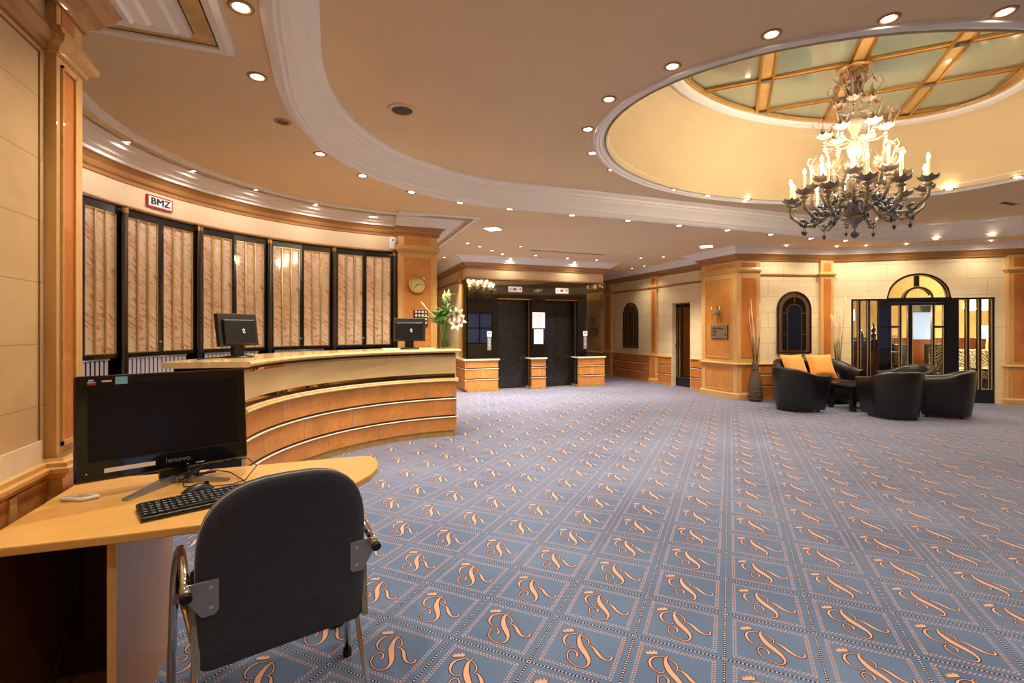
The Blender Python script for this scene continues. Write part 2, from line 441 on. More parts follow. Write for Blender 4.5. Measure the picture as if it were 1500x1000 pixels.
# ------------------------------------------------------------------ ceiling
CZ, IZ = 2.90, 3.15
def rrect(cx, cy, hx, hy, r, n=14):
    P = []
    for k, (sx, sy) in enumerate(((1,1),(-1,1),(-1,-1),(1,-1))):
        for i in range(n+1):
            q = PI/2*k + PI/2*i/n
            P.append((cx+sx*(hx-r)+r*math.cos(q), cy+sy*(hy-r)+r*math.sin(q)))
        a = P[-1]
    return P
def dens(P, n):
    """resample a closed polyline to n points by angle about its centre"""
    cx = 5.18; cy = 3.1; out = []
    for k in range(n):
        q = 2*PI*k/n; d = (math.cos(q), math.sin(q)); best = None
        for i in range(len(P)):
            a = P[i]; b = P[(i+1) % len(P)]
            ex, ey = b[0]-a[0], b[1]-a[1]; det = d[0]*(-ey)+d[1]*ex
            if abs(det) < 1e-12: continue
            ax, ay = a[0]-cx, a[1]-cy
            t = (ax*(-ey)+ay*ex)/det; u = (d[0]*ay-d[1]*ax)/det
            if t > 0 and -1e-9 <= u <= 1+1e-9: best = t if best is None else max(best, t)
        out.append((cx+d[0]*best, cy+d[1]*best))
    return out
NO = 144
OV = dens(rrect(5.18, 3.03, 5.48, 2.72, 2.38), NO)
OUT = dens([(-2.6,-4),(13,-4),(13,14.2),(-2.6,14.2)], NO)
OUTQ = OUT
DC = (4.92, 3.34); DR = (2.75, 1.90); GR = (2.09, 1.16)
cl = MB()
cl.strip([(x,y,CZ) for x,y in OUTQ], [(x,y,CZ) for x,y in OV])
def inset(P, d):
    n = len(P); out = []
    for i in range(n):
        a = Vector(P[i-1]); c = Vector(P[(i+1) % n]); t = (c-a).normalized(); out.append((P[i][0]-t.y*d, P[i][1]+t.x*d))
    return out
cl.strip([(x,y,CZ) for x,y in OV], [(x,y,IZ) for x,y in inset(OV,.20)])
INN = inset(OV, .20)
def ell(r, dq=0):
    P = []
    for k in range(720):
        q = 2*PI*k/720; P.append((DC[0]+r[0]*math.cos(q), DC[1]+r[1]*math.sin(q)))
    return P
ELD = dens(ell(DR), NO)
cl.strip([(x,y,IZ) for x,y in INN], [(x,y,IZ) for x,y in ELD])
# corners of the outer sheet
for i in range(NO):
    a = OUT[i]; b = OUT[(i+1) % NO]
    if abs(a[0]-b[0]) > 1e-6 and abs(a[1]-b[1]) > 1e-6:
        xs = [v for v in (a[0],b[0]) if v in (-2.6,13) or abs(v+2.6)<1e-6 or abs(v-13)<1e-6]; ys = [v for v in (a[1],b[1]) if abs(v+4)<1e-6 or abs(v-14.2)<1e-6]
        if xs and ys: cl.add([(a[0],a[1],CZ),(b[0],b[1],CZ),(xs[0],ys[0],CZ)], [(0,1,2)])
ceiling = st('ceiling', cl, [M['peach']], 'peach ceiling with a long oval recess and an elliptical dome', 'ceiling')
# dome shell
dm = MB(); K = 96; rows = []
for i in range(9):
    f = i/8; z = IZ + .82*math.sin(f*PI/2*.98); g = 1-math.cos(f*PI/2*.98)
    g = .55*f+.45*g
    rx = DR[0]-.10-(DR[0]-.10-GR[0])*g; ry = DR[1]-.10-(DR[1]-.10-GR[1])*g
    rows.append([(DC[0]+rx*math.cos(2*PI*k/K), DC[1]+ry*math.sin(2*PI*k/K), z) for k in range(K)])
for a, b in zip(rows, rows[1:]): dm.strip(a, b, sm=True)
obj('dome', dm, M['cream'], ceiling)
ZG = rows[-1][0][2]
gm = MB(); gm.mat = 0
gm.add([(DC[0]+(GR[0]+.02)*math.cos(2*PI*k/K), DC[1]+(GR[1]+.02)*math.sin(2*PI*k/K), ZG+.02) for k in range(K)], [tuple(range(K))])
obj('dome_glass', gm, M['dome_mirror'], ceiling)
ring = MB()
EP = [(DC[0]+math.cos(2*PI*k/K)*1.0, DC[1]+math.sin(2*PI*k/K)) for k in range(K)]
def ering(rx, ry, prof):
    path = [(DC[0]+rx*math.cos(-2*PI*k/K), DC[1]+ry*math.sin(-2*PI*k/K)) for k in range(K)]   # clockwise: right side is inward
    ring.sweep(path, prof, closed=True, sm=False)
ering(GR[0], GR[1], [(-.06,ZG-.05),(-.03,ZG-.06),(.03,ZG-.045),(.05,ZG-.02),(.05,ZG+.015)])
obj('dome_glass_moulding', ring, M['white'], ceiling)
ring = MB(); ering(GR[0]-.03, GR[1]-.03, [(0,ZG-.02),(.06,ZG-.02),(.07,ZG+.01)])
obj('dark_glass_bead', ring, M['goldbar'], ceiling)
ring = MB(); ering(DR[0], DR[1], [(-.03,IZ),(-.025,IZ-.02),(.005,IZ-.028),(.02,IZ-.012),(.04,IZ-.014),(.055,IZ+.0),(.075,IZ+.004),(.09,IZ+.03),(.115,IZ+.05),(.12,IZ+.09)])
obj('dome_moulding', ring, M['white'], ceiling)
# gilded lattice under the dome glass, at 45 degrees
gb = MB()
def lattice(diag, off, w, groove):
    # diag +1: bars with x-y constant ; -1: x+y constant
    rx, ry = GR[0]-.01, GR[1]-.01; S = rx*rx+ry*ry; o = off; D = S-o*o
    if D <= 0: return
    # points on the line u: (DC + o-shift) intersect ellipse
    r2 = rx*rx+ry*ry; t = math.sqrt(max(0, r2-o*o))*rx*ry/r2; x0 = o*rx*rx/r2; y0 = -o*ry*ry/r2
    a = (x0-t, y0-t); b = (x0+t, y0+t)
    if diag < 0: a = (a[0], -a[1]); b = (b[0], -b[1])
    a = Vector((DC[0]+a[0], DC[1]+a[1])); b = Vector((DC[0]+b[0], DC[1]+b[1])); tt = (b-a).normalized(); nn = Vector((-tt.y, tt.x))
    def bar(c, ww, z0, z1, mi):
        gb.mat = mi
        q = [a+nn*(c-ww/2), b+nn*(c-ww/2), b+nn*(c+ww/2), a+nn*(c+ww/2)]
        gb.prism([(v.x,v.y) for v in q], z0, z1)
    bar(0, w, ZG+.004, ZG+.016, 0)
    if groove:
        bar(-w/2+.012, .022, ZG-.016, ZG+.01, 1); bar(w/2-.012, .022, ZG-.016, ZG+.01, 1)
    else:
        bar(-w/2+.006, .011, ZG-.004, ZG+.01, 1); bar(w/2-.006, .011, ZG-.004, ZG+.01, 1)
for o in (-2.24,-1.12,0,1.12,2.24): lattice(1, o, .15, True)
for o in (-1.3,-.15,1.0,2.15): lattice(-1, o, .07, False)
obj('gilded_lattice', gb, [M['goldbar'], M['gold']], ceiling)
bl = MB()
for o in (-1.12,0,1.12):
    for p in (-1.3,-.15,1.0):
        x = DC[0]+(o+p)/2; y = DC[1]+(p-o)/2
        if ((x-DC[0])/GR[0])**2+((y-DC[1])/GR[1])**2 < .9 and abs(o)+abs(p+.15) > .1:
            bl.at(x, y, ZG-.012, R(45)); bl.box(-.03,.03,-.05,.05,-.006,.012)
obj('blue_glass_plate', bl, M['murano_dark'], ceiling)

# oval cove moulding
ov = MB(); P = list(reversed(OV))      # clockwise: right side is inward
ov.sweep(P, [(-.03,CZ-.001),(-.028,CZ-.02),(0,CZ-.03),(.03,CZ-.03),(.045,CZ-.012),(.06,CZ-.014),(.072,CZ+.012),(.09,CZ+.02),(.10,CZ+.05),(.125,CZ+.10),(.16,CZ+.15),(.165,CZ+.17),(.185,CZ+.175),(.19,CZ+.205),(.215,CZ+.215),(.235,CZ+.225),(.24,IZ-.001)], closed=True)
st('trim_1', ov, M['white'], 'white moulded cove edging the long oval ceiling recess', 'moulding')

# ------------------------------------------------------------------ left wall with pilaster
LW_ = MB(); LW_.at(-1.04, 0, 0, PI/2); LW_.box(-4, 2.60, 0, .12, 0, CZ)
lw = MB(); lw.box(-4.0, 2.60, 0, .12, 0, CZ)
wl = st('wall_left', lw, M['stone_left'], 'beige limestone block wall left of the desk', 'wall', loc=(-1.04,0,0), rz=PI/2)
lb = MB(); lb.box(-3.9,2.36,-.006,.002,.80,.925)
obj('pale_stone_band', lb, M['marble_pale'], wl)
gv = MB(); gv.box(-3.9,2.348,-.0035,.001,2.40,2.406); gv.box(2.345,2.350,-.0035,.001,.93,2.405)
obj('panel_groove', gv, mat('groove shadow line','#8a6434',.8), wl)
wn = MB(); wn.sweep([(-4,0),(2.385,0)], [(0,.77),(.012,.775),(.02,.79),(.034,.80),(.036,.815),(.022,.82),(.02,.835),(.006,.84),(0,.85)])
wn.sweep([(2.375,0),(2.375,-.06),(2.60,-.06)], [(0,.77),(.012,.775),(.02,.79),(.034,.80),(.036,.815),(.022,.82),(.02,.835),(.006,.84),(0,.85)])
obj('dado_rail', wn, M['maple_h'], wl)
wp = MB(); wp.box(-4,2.385,-.014,.001,0,.772)
obj('wainscot_panel', wp, M['burl'], wl)
wp = MB(); wp.box(2.13,2.17,-.02,.0,.1,.772); wp.box(-4,2.385,-.024,0,0,.12)
obj('wainscot_stile', wp, M['maple'], wl)
wf = MB()
CR = [(0,2.425),(.012,2.43),(.018,2.45),(.04,2.462),(.046,2.485),(.03,2.50),(.022,2.53),(0,2.54)]
wf.sweep([(-4,0),(2.385,0)], CR)
obj('frieze_rail', wf, M['maple_dark'], wl)
# pilaster at the end of the left wall
pl = MB(); pl.box(2.39,2.60,-.035,0,.12,2.80)
pz = st('trim_2', pl, M['maple'], 'maple pilaster with a narrow orange burl panel ending the left wall', 'pilaster', loc=(-1.04,0,0), rz=PI/2)
q = MB(); q.box(2.428,2.522,-.037,-.03,.905,2.385); obj('burl_panel', q, M['burl_deep'], pz)
q = MB()
for a,b,c,d in ((2.42,2.53,2.385,2.397),(2.42,2.53,.888,.905)): q.box(a,b,-.044,-.03,c,d)
q.box(2.42,2.428,-.044,-.03,.888,2.397); q.box(2.522,2.53,-.044,-.03,.888,2.397)
obj('panel_moulding', q, M['maple_h'], pz)
q = MB(); q.sweep([(2.39,0),(2.39,-.035),(2.60,-.035),(2.60,.0)], [(o,z) for o,z in CR]); obj('capital', q, M['maple'], pz)
q = MB(); q.box(2.425,2.525,-.038,-.03,2.56,2.74); obj('frieze_panel', q, M['burl_deep'], pz)
q = MB(); q.box(2.375,2.60,-.06,0,0,.77); obj('pedestal', q, M['maple'], pz)
q = MB(); q.box(2.41,2.58,-.066,-.05,.14,.72); obj('pedestal_panel', q, M['burl'], pz)

# ceiling border builder: wood cornice, white steps, gold marble band, white lip
def cornice(path, name, label, wide=True, woodz=(2.66,2.79), parent=None, out=.0):
    w = MB(); z0, z1 = woodz
    w.sweep(path, [(0+out,z0),(.012+out,z0+.004),(.018+out,z0+.03),(.04+out,z0+.045),(.06+out,z0+.08),(.085+out,z0+.10),(.095+out,z1-.012),(.11+out,z1)])
    t = st(name, w, M['maple_dark'], label, 'cornice')
    m = MB(); e = .11+out
    if wide:
        m.sweep(path, [(e-.02,z1-.002),(e+.02,z1),(e+.03,z1+.02),(e+.07,z1+.03),(e+.085,z1+.05),(e+.16,z1+.06),(e+.175,z1+.08),(e+.215,z1+.085),(e+.22,CZ-.012)])
        m.sweep(path, [(e+.32,CZ-.010),(e+.325,CZ-.024),(e+.36,CZ-.028),(e+.39,CZ-.016),(e+.395,CZ)])
        obj('white_moulding', m, M['white'], t)
        g = MB(); g.sweep(path, [(e+.225,CZ-.012),(e+.315,CZ-.012)]); obj('gold_band', g, M['goldmarble'], t)
        g = MB(); g.sweep(path, [(e+.219,CZ-.0135),(e+.226,CZ-.0135)]); g.sweep(path, [(e+.313,CZ-.0135),(e+.32,CZ-.0135)]); obj('dark_line', g, M['blackline'], t)
    else:
        m.sweep(path, [(e-.02,z1-.002),(e+.02,z1),(e+.03,z1+.02),(e+.06,z1+.03),(e+.075,z1+.06),(e+.12,z1+.075),(e+.13,CZ-.01),(e+.18,CZ-.012),(e+.19,CZ)])
        obj('white_moulding', m, M['white'], t)
    return t
# path travels so that the room is on its right
cornice([(-1.005,-4),(-1.005,2.60),(-1.75,2.60)], 'trim_3', 'wood cornice with white and gold ceiling border above the left pilaster', woodz=(2.62,2.77))

# ------------------------------------------------------------------ curved reception wall
RC = (.959, 4.051); RR = 2.98
def rarc(r, d0, d1, n=60): return arc(RC[0], RC[1], r, d0, d1, n)
PTH = list(reversed(rarc(RR, 90, 216, 70)))      # clockwise: right side is inward, towards the lobby
PTH = rarc(RR, 216, 90, 70)
w = MB()
w.sweep(PTH, [(0,2.44),(0,CZ)], sm=True)
wr = st('wall_reception', w, M['frieze'], 'curved cream wall above the marble shutters behind reception', 'wall')
w = MB(); w.sweep(PTH, [(-.05,2.44),(.02,2.44),(.03,2.455),(.01,2.47),(0,2.475)]); obj('shutter_head_rail', w, M['maple_dark'], wr)
w = MB(); w.sweep(PTH, [(-.16,0),(-.16,2.46)], sm=True); obj('wall_behind_shutters', w, M['darkvoid'], wr)
w = MB(); w.box(-1.75,-1.16,2.60,2.64,0,CZ); obj('return_wall', w, M['cream'], wr)
cornice(rarc(RR,216,92.0,70)+[(1.46,6.905)], 'trim_4', 'curved wood cornice with spotlit white steps and gold band over reception', woodz=(2.665,2.785))

# clock pilaster
pk = MB(); pk.box(.875,1.425,6.90,7.4,0,2.80)
pk1 = st('trim_5', pk, M['maple'], 'wide maple pilaster behind the far end of the reception counter', 'pilaster')
q = MB(); q.box(.965,1.33,6.893,6.91,.95,2.355); obj('burl_panel', q, M['burl'], pk1)
q = MB(); q.box(.965,1.33,6.893,6.91,2.53,2.67); obj('frieze_panel', q, M['burl'], pk1)
q = MB(); q.sweep([(.875,7.1),(.875,6.90),(1.425,6.90),(1.425,7.4)], CR); obj('capital', q, M['maple_h'], pk1)
q = MB()
for a,b,c,d in ((.953,1.342,2.355,2.367),(.953,.965,.94,2.367),(1.33,1.342,.94,2.367),(.953,1.342,2.67,2.68),(.953,1.342,2.52,2.53),(.953,.965,2.52,2.68),(1.33,1.342,2.52,2.68)): q.box(a,b,6.886,6.90,c,d)
obj('panel_moulding', q, M['maple_h'], pk1)
cornice([(.82,6.90),(1.425,6.90),(1.425,12.9)], 'trim_6', 'wood cornice and gold ceiling border turning the corner of the clock pilaster', woodz=(2.66,2.78))
w = MB(); w.box(.9,1.40,7.4,13.0,0,CZ); st('wall_passage', w, M['cream'], 'cream wall of the passage behind the clock pilaster', 'wall')

# ------------------------------------------------------------------ lift block
LB = 10.05; LX0, LX1 = 2.72, 6.09
lf = MB(); lf.box(LX0+.02, LX1-.02, LB+.32, 13.0, 0, CZ-.02); lf.box(LX0,LX1,LB+.02,LB+.33,2.44,CZ-.02)
for x0,x1 in ((LX0,3.42),(4.22,4.56),(5.40,LX1)): lf.box(x0+.002,x1-.002,LB+.02,LB+.33,0,2.45)
wlift = st('wall_lift', lf, M['frieze'], 'block of the two lifts with a cream frieze over dark mirror glass', 'wall')
def part(nm, m, parent, *bx, bevel=0):
    q = MB()
    for b in bx: q.box(*b)
    return obj(nm, q, m, parent, bevel=bevel)
for x0,x1 in ((LX0,3.42),(4.22,4.56),(5.40,LX1)):
    part('mirror_glass_pane', M['blackglass'], wlift, (x0,x1,LB,LB+.02,.70,2.02))
    part('upper_glass_pane', M['transom'], wlift, (x0,x1,LB,LB+.02,2.025,2.44))
for x0,x1 in ((3.42,4.22),(4.56,5.40)):
    part('transom_pane', M['transom'], wlift, (x0+.003,x1-.003,LB,LB+.02,2.03,2.44))
    part('lintel', M['gold'], wlift, (x0,x1,LB+.005,LB+.30,2.012,2.03))
    part('jamb_glass', M['blackglass'], wlift, (x1-.01,x1+.001,LB+.02,LB+.30,0,2.02),(x0-.001,x0+.01,LB+.02,LB+.30,0,2.02))
    part('jamb_strip', M['gold'], wlift, (x1-.022,x1-.009,LB+.10,LB+.125,0,2.02))
    part('threshold', M['silver'], wlift, (x0,x1,LB+.16,LB+.30,0,.008))
def row_plinth(parent, x0, x1, y0, y1, ends=True, rows=((.06,.255),(.285,.485),(.515,.672)), seam=None):
    """banded wood dado along local x, front at y0"""
    part('plinth_foot', M['plinth'], parent, (x0-.012,x1+.012,y0-.012,y1,0,.06))
    for k, (z0, z1) in enumerate(rows):
        q = MB(); q.box(x0,x1,y0,y1,z0,z1); obj('wood_band', q, M['burl'], parent, bevel=.004)
        if seam: 
            for s_ in seam[k % 2]: part('seam', M['marble_pale'], parent, (s_-.003,s_+.003,y0-.001,y0+.01,z0,z1))
        if k < 2:
            part('bead', M['marble_pale'], parent, (x0-.008,x1+.008,y0-.010,y1,z1+.001,z1+.015))
            part('shadow_gap', M['blackline'], parent, (x0-.002,x1+.002,y0-.004,y1,z1+.015,z1+.034))
    q = MB(); q.box(x0-.03,x1+.03,y0-.03,y1,.672,.706); obj('dado_cap', q, M['marble_pale'], parent, bevel=.008)
for x0,x1,sm in ((LX0,3.42,((),(3.08,))),(4.22,4.56,((),(4.40,))),(5.40,LX1,((),(5.75,)))):
    row_plinth(wlift, x0, x1, LB-.05, LB+.3, seam=sm)
cornice([(LX0,13.0),(LX0,LB),(LX1,LB),(LX1,13)], 'trim_7', 'wood cornice with white edge above the lifts', wide=False, woodz=(2.665,2.785))
q = MB(); q.sweep([(LX0,13.0),(LX0,LB),(LX1,LB),(LX1,13)], [(0,2.43),(.02,2.432),(.03,2.445),(.02,2.46),(0,2.465)]); obj('frieze_bead', q, M['maple_dark'], wlift)
# side of the block towards the passage
part('side_mirror', M['mirror'], wlift, (LX0-.002,LX0+.02,LB,10.42,.70,2.44))
part('side_pilaster', M['maple'], wlift, (LX0-.03,LX0+.01,10.43,10.62,.70,2.66),(LX0-.03,LX0+.01,12.75,12.95,.70,2.66))
part('side_pilaster_cap', M['maple_dark'], wlift, (LX0-.06,LX0+.01,10.40,10.65,2.40,2.46),(LX0-.06,LX0+.01,12.72,12.98,2.40,2.46))
part('side_stone', M['stone'], wlift, (LX0+.0,LX0+.019,10.62,12.75,.70,2.66))
part('side_rail', M['maple_dark'], wlift, (LX0-.03,LX0+.01,10.62,12.75,2.41,2.45))
part('side_wood_band', M['burl'], wlift, *[(LX0-.05,LX0+.02,LB-.04,12.95,a,b) for a,b in ((.06,.255),(.285,.485),(.515,.672))])
part('side_cap', M['marble_pale'], wlift, (LX0-.08,LX0+.02,LB-.05,12.95,.672,.706))
part('side_bead', M['marble_pale'], wlift, (LX0-.058,LX0+.02,LB-.04,12.95,.256,.27),(LX0-.058,LX0+.02,LB-.04,12.95,.486,.5))
w = MB(); w.box(-2.0,LX0,13.0,13.1,0,CZ); st('wall_passage_end', w, M['cream'], 'cream wall closing the passage left of the lifts', 'wall')
# lift doors
for k, (x0,x1,lab) in enumerate(((3.42,4.22,'dark flecked sliding door of the left lift'),(4.56,5.40,'dark flecked sliding door of the right lift'))):
    d = MB(); xm = (x0+x1)/2
    d.box(x0+.012,xm-.002,LB+.27,LB+.30,.01,2.01); d.box(xm+.002,x1-.012,LB+.275,LB+.305,.01,2.01)
    st('door_%d' % (k+1), d, M['lift_door'], lab, 'lift door')

# ------------------------------------------------------------------ corridor wall on the right of the lifts  (local x = 12.6 - y)
CW0 = 12.6; CA = 7.65
cw = MB()
xd0, xd1 = CW0-9.506, CW0-8.885
cw.box(-1.5, xd0, 0, .25, 0, CZ); cw.box(xd1, CW0-8.10, 0, .25, 0, CZ); cw.box(xd0, xd1, 0, .25, 1.965, CZ); cw.box(xd0,xd1,.18,.25,0,1.97)
wc = st('wall_corridor', cw, M['stone'], 'cream limestone corridor wall to the right of the lifts', 'wall', loc=(CA,CW0,0), rz=-PI/2)
def dado(parent, x0, x1):
    part('dado_foot', M['burl'], parent, (x0,x1,-.02,.0,0,.06))
    for k, (z0,z1) in enumerate(((.06,.245),(.275,.46),(.49,.655))):
        q = MB(); q.box(x0,x1,-.022,0,z0,z1); obj('wood_band', q, M['burl_deep'], parent, bevel=.004)
        if k < 2:
            part('bead', M['marble_pale'], parent, (x0,x1,-.03,0,z1+.001,z1+.014)); part('shadow_gap', M['blackline'], parent, (x0,x1,-.025,0,z1+.014,z1+.033))
    q = MB(); q.sweep([(x0,0),(x1,0)], [(0,.655),(.03,.66),(.045,.672),(.045,.685),(.02,.692),(0,.70)]); obj('dado_cap', q, M['maple_h'], parent)
dado(wc, .5, 2.31); dado(wc, 2.58, xd0-.02); dado(wc, xd1+.03, CW0-8.12)
q = MB(); q.sweep([(-.8,0),(CW0-8.1,0)], [(0,2.375),(.02,2.38),(.03,2.40),(.02,2.42),(0,2.425)]); obj('frieze_rail', q, M['maple_dark'], wc)
def pilaster(parent, x0, x1, d=.05, zt=2.68, zd=.69):
    part('pilaster', M['maple'], parent, (x0,x1,-d,0,.1,zt))
    m = (x1-x0)*.22
    part('pilaster_panel', M['burl_deep'], parent, (x0+m,x1-m,-d-.004,-d+.01,zd+.08,2.33),(x0+m,x1-m,-d-.004,-d+.01,2.47,zt-.05))
    q = MB(); q.sweep([(x0,0),(x0,-d),(x1,-d),(x1,0)], [(0,2.36),(.012,2.37),(.02,2.39),(.045,2.41),(.045,2.425),(.02,2.435),(0,2.45)]); obj('pilaster_capital', q, M['maple_h'], parent)
    part('pilaster_pedestal', M['maple'], parent, (x0-.02,x1+.02,-d-.02,0,0,zd-.02))
    part('pedestal_panel', M['burl'], parent, (x0+m*.6,x1-m*.6,-d-.024,-d,.14,zd-.07))
    q = MB(); q.sweep([(x0-.02,0),(x0-.02,-d-.02),(x1+.02,-d-.02),(x1+.02,0)], [(0,zd-.03),(.02,zd-.02),(.03,zd),(.015,zd+.015),(0,zd+.025)]); obj('pedestal_cap', q, M['maple_h'], parent)
    q = MB(); q.sweep([(x0-.02,0),(x0-.02,-d-.02),(x1+.02,-d-.02),(x1+.02,0)], [(0.02,0),(.02,.09),(.008,.11),(0,.12)]); obj('pedestal_foot', q, M['maple_h'], parent)
pilaster(wc, CW0-12.47, CW0-12.13); pilaster(wc, 2.33, 2.56)
cornice([(CA,13.4),(CA,8.13)], 'trim_8', 'wood cornice with white edge along the corridor wall', wide=False, woodz=(2.655,2.785))
# glazed corridor door
d = MB()
x0, x1 = xd0+.02, xd1-.015
for b in ((x0,x0+.06,.10,.14,0,1.94),(x1-.06,x1,.10,.14,0,1.94),(x0,x1,.10,.14,0,.20),(x0,x1,.10,.14,1.87,1.94),(x0+.18,x0+.205,.105,.135,.2,1.9),(x0,x0+.2,.105,.135,1.18,1.205)): d.box(*b)
dr = st('door_3', d, M['navy'], 'narrow black framed glass door in the corridor wall', 'door', loc=(CA,CW0,0), rz=-PI/2)
part('door_pane', M['goldmirror'], dr, (x0+.03,x1-.03,.118,.124,.18,1.89))
part('door_trim', M['gold'], dr, (x0+.06,x0+.066,.098,.104,.2,1.87),(x1-.066,x1-.06,.098,.104,.2,1.87),(x0+.06,x1-.06,.098,.104,.205,.212))
q = MB(); q.tube([(x0+.03,.10,.92),(x0+.03,.06,.92),(x0+.03,.06,1.10),(x0+.03,.10,1.10)], .009, 6); obj('door_handle', q, M['chrome'], dr)

# ------------------------------------------------------------------ sconce pillar
PX0 = 7.27
pb = MB(); pb.box(PX0,7.63,7.17,8.10,0,2.80)
pil = st('wall_pillar', pb, M['maple'], 'stout panelled maple pillar between the corridor and the lounge', 'pillar')
def raised(parent, x, y0, y1, z0, z1, m):       # panel on a face x = const looking to -x
    part('panel', m, parent, (x-.004,x+.01,y0,y1,z0,z1))
    w_ = .018
    part('panel_moulding', M['maple_h'], parent, (x-.014,x+.002,y0-w_,y0,z0-w_,z1+w_),(x-.014,x+.002,y1,y1+w_,z0-w_,z1+w_),(x-.014,x+.002,y0,y1,z0-w_,z0),(x-.014,x+.002,y0,y1,z1,z1+w_))
raised(pil, PX0, 7.30, 7.97, .80, 2.33, M['burl']); raised(pil, PX0, 7.30, 7.97, .16, .60, M['burl']); raised(pil, PX0, 7.30, 7.97, 2.49, 2.62, M['burl'])
A_, B_, C_ = (7.3,7.17), (9.164,6.663), (11.353,5.065)
PP = [(7.67,8.10),(PX0,8.10),(PX0,7.17),(7.3,7.165)]
PP = [(CA,8.10),(PX0,8.10),(PX0,7.17)]

# ------------------------------------------------------------------ lounge walls
def frame_of(P, Q): return math.atan2(Q[1]-P[1], Q[0]-P[0])
ab = frame_of(A_, B_); LAB = math.hypot(B_[0]-A_[0], B_[1]-A_[1])
bc = frame_of(B_, C_); LBC = math.hypot(C_[0]-B_[0], C_[1]-B_[1])
w = MB(); w.box(0, LAB+.03, 0, .2, 0, CZ)
wa = st('wall_lounge', w, M['stone'], 'cream limestone lounge wall with the arched window behind the sofa', 'wall', loc=(A_[0],A_[1],0), rz=ab)
# orange burl return of the pillar
part('pillar_return', M['maple'], wa, (-.03,.44,-.03,0,0,2.80))
part('return_panel', M['burl_deep'], wa, (.07,.36,-.036,-.02,.80,2.33),(.07,.36,-.036,-.02,2.49,2.62),(.07,.36,-.036,-.02,.16,.60))
dado(wa, .45, LAB-.26)
q = MB(); q.sweep([(.44,0),(LAB-.24,0)], [(0,2.375),(.02,2.38),(.03,2.40),(.02,2.42),(0,2.425)]); obj('frieze_rail', q, M['maple_dark'], wa)
pilaster(wa, LAB-.27, LAB-.01, .06)
def wpt(P, a, x, y): return (P[0]+x*math.cos(a)-y*math.sin(a), P[1]+x*math.sin(a)+y*math.cos(a))
p1 = wpt(A_, ab, 0, -.03); p2 = wpt(A_, ab, .44, -.03)
LPATH = [(CA,8.10),(PX0,8.10),(PX0,7.165),p1,p2]
q = MB(); q.sweep(LPATH, CR); obj('pillar_capital', q, M['maple_h'], pil)
q = MB(); q.sweep(LPATH, [(0,.655),(.03,.66),(.045,.672),(.045,.685),(.02,.692),(0,.70)]); obj('pillar_dado_cap', q, M['maple_h'], pil)
q = MB(); q.sweep(LPATH, [(.025,0),(.025,.10),(.01,.12),(0,.125)]); obj('pillar_foot', q, M['maple_h'], pil)
FAR_ = [C_[0]+.62, C_[1]-.62]
cornice([(CA,8.10),(PX0,8.10),(PX0,7.15),wpt(A_,ab,1.0,-.02),(B_[0]-.02,B_[1]-.03),wpt(B_,bc,1.2,-.03),wpt(B_,bc,2.7,-.03),(12.2,4.2)], 'trim_9', 'wood cornice with white edge around the pillar and lounge bay', wide=False, woodz=(2.66,2.78))

# bar front wall with an arched opening
F0, F1, FZ = .333, 2.60, 1.93
AX, AR = 1.43, .515
w = MB()
w.box(0,F0,0,.2,0,CZ); w.box(F1,LBC+.3,0,.2,0,CZ)
n = 24; top = []
for i in range(n+1):
    x = AX-AR+2*AR*i/n; top.append((x, FZ+.47/.515*math.sqrt(max(0,AR*AR-(x-AX)**2))))
for y in (0,.2):
    w.quad((F0,y,FZ),(AX-AR,y,FZ),(AX-AR,y,CZ),(F0,y,CZ)); w.quad((AX+AR,y,FZ),(F1,y,FZ),(F1,y,CZ),(AX+AR,y,CZ))
    for a, b in zip(top, top[1:]): w.quad((a[0],y,a[1]),(b[0],y,b[1]),(b[0],y,CZ),(a[0],y,CZ))
for a, b in zip(top, top[1:]): w.quad((a[0],0,a[1]),(a[0],.2,a[1]),(b[0],.2,b[1]),(b[0],0,b[1]))
w.quad((F0,0,FZ),(F0,.2,FZ),(AX-AR,.2,FZ),(AX-AR,0,FZ)); w.quad((AX+AR,0,FZ),(AX+AR,.2,FZ),(F1,.2,FZ),(F1,0,FZ))
wb = st('wall_bar', w, M['stone'], 'cream limestone wall around the arched glass front of the bar', 'wall', loc=(B_[0],B_[1],0), rz=bc)
pilaster(wb, LBC+.03, LBC+.37, .09)
w = MB(); w.box(0,8.35,0,.15,0,CZ); st('wall_right', w, M['stone'], 'cream limestone wall on the right side of the lobby', 'wall', loc=(11.75,4.75,0), rz=-PI/2)
# back of the lobby: street windows behind the camera
w = MB()
w.box(-2.6,2.3,-3.7,-3.55,0,CZ); w.box(11.6,12.0,-3.7,-3.55,0,CZ); w.box(2.3,11.6,-3.7,-3.55,2.2,CZ); w.box(2.3,11.6,-3.7,-3.55,0,.6)
for a,b in ((3.5,6.4),(7.8,10.3)): w.box(a,b,-3.7,-3.55,.6,2.2)
st('wall_back', w, M['cream'], 'cream street wall behind the camera, pierced by three windows', 'wall')
for k, (x0,x1) in enumerate(((2.3,3.5),(6.4,7.8),(10.3,11.6))):
    q = MB(); q.box(x0,x1,-3.66,-3.64,.6,2.2)
    wo = st('window_%d' % (k+1), q, M['day_pane'], ('street window in the back wall nearest the left wall','street window in the middle of the back wall','street window in the back wall nearest the right wall')[k], 'window')
for wo in [o for o in C.objects if o.name.startswith('window_')]:
    xs = [v.co.x for v in wo.data.vertices]; a, b = min(xs), max(xs)
    part('glazing_bar', M['navy'], wo, *[(a+(b-a)*f-.03,a+(b-a)*f+.03,-3.64,-3.60,.6,2.2) for f in (.02,.5,.98)], (a,b,-3.64,-3.60,1.38,1.44), (a,b,-3.64,-3.60,.6,.66), (a,b,-3.64,-3.60,2.14,2.2))
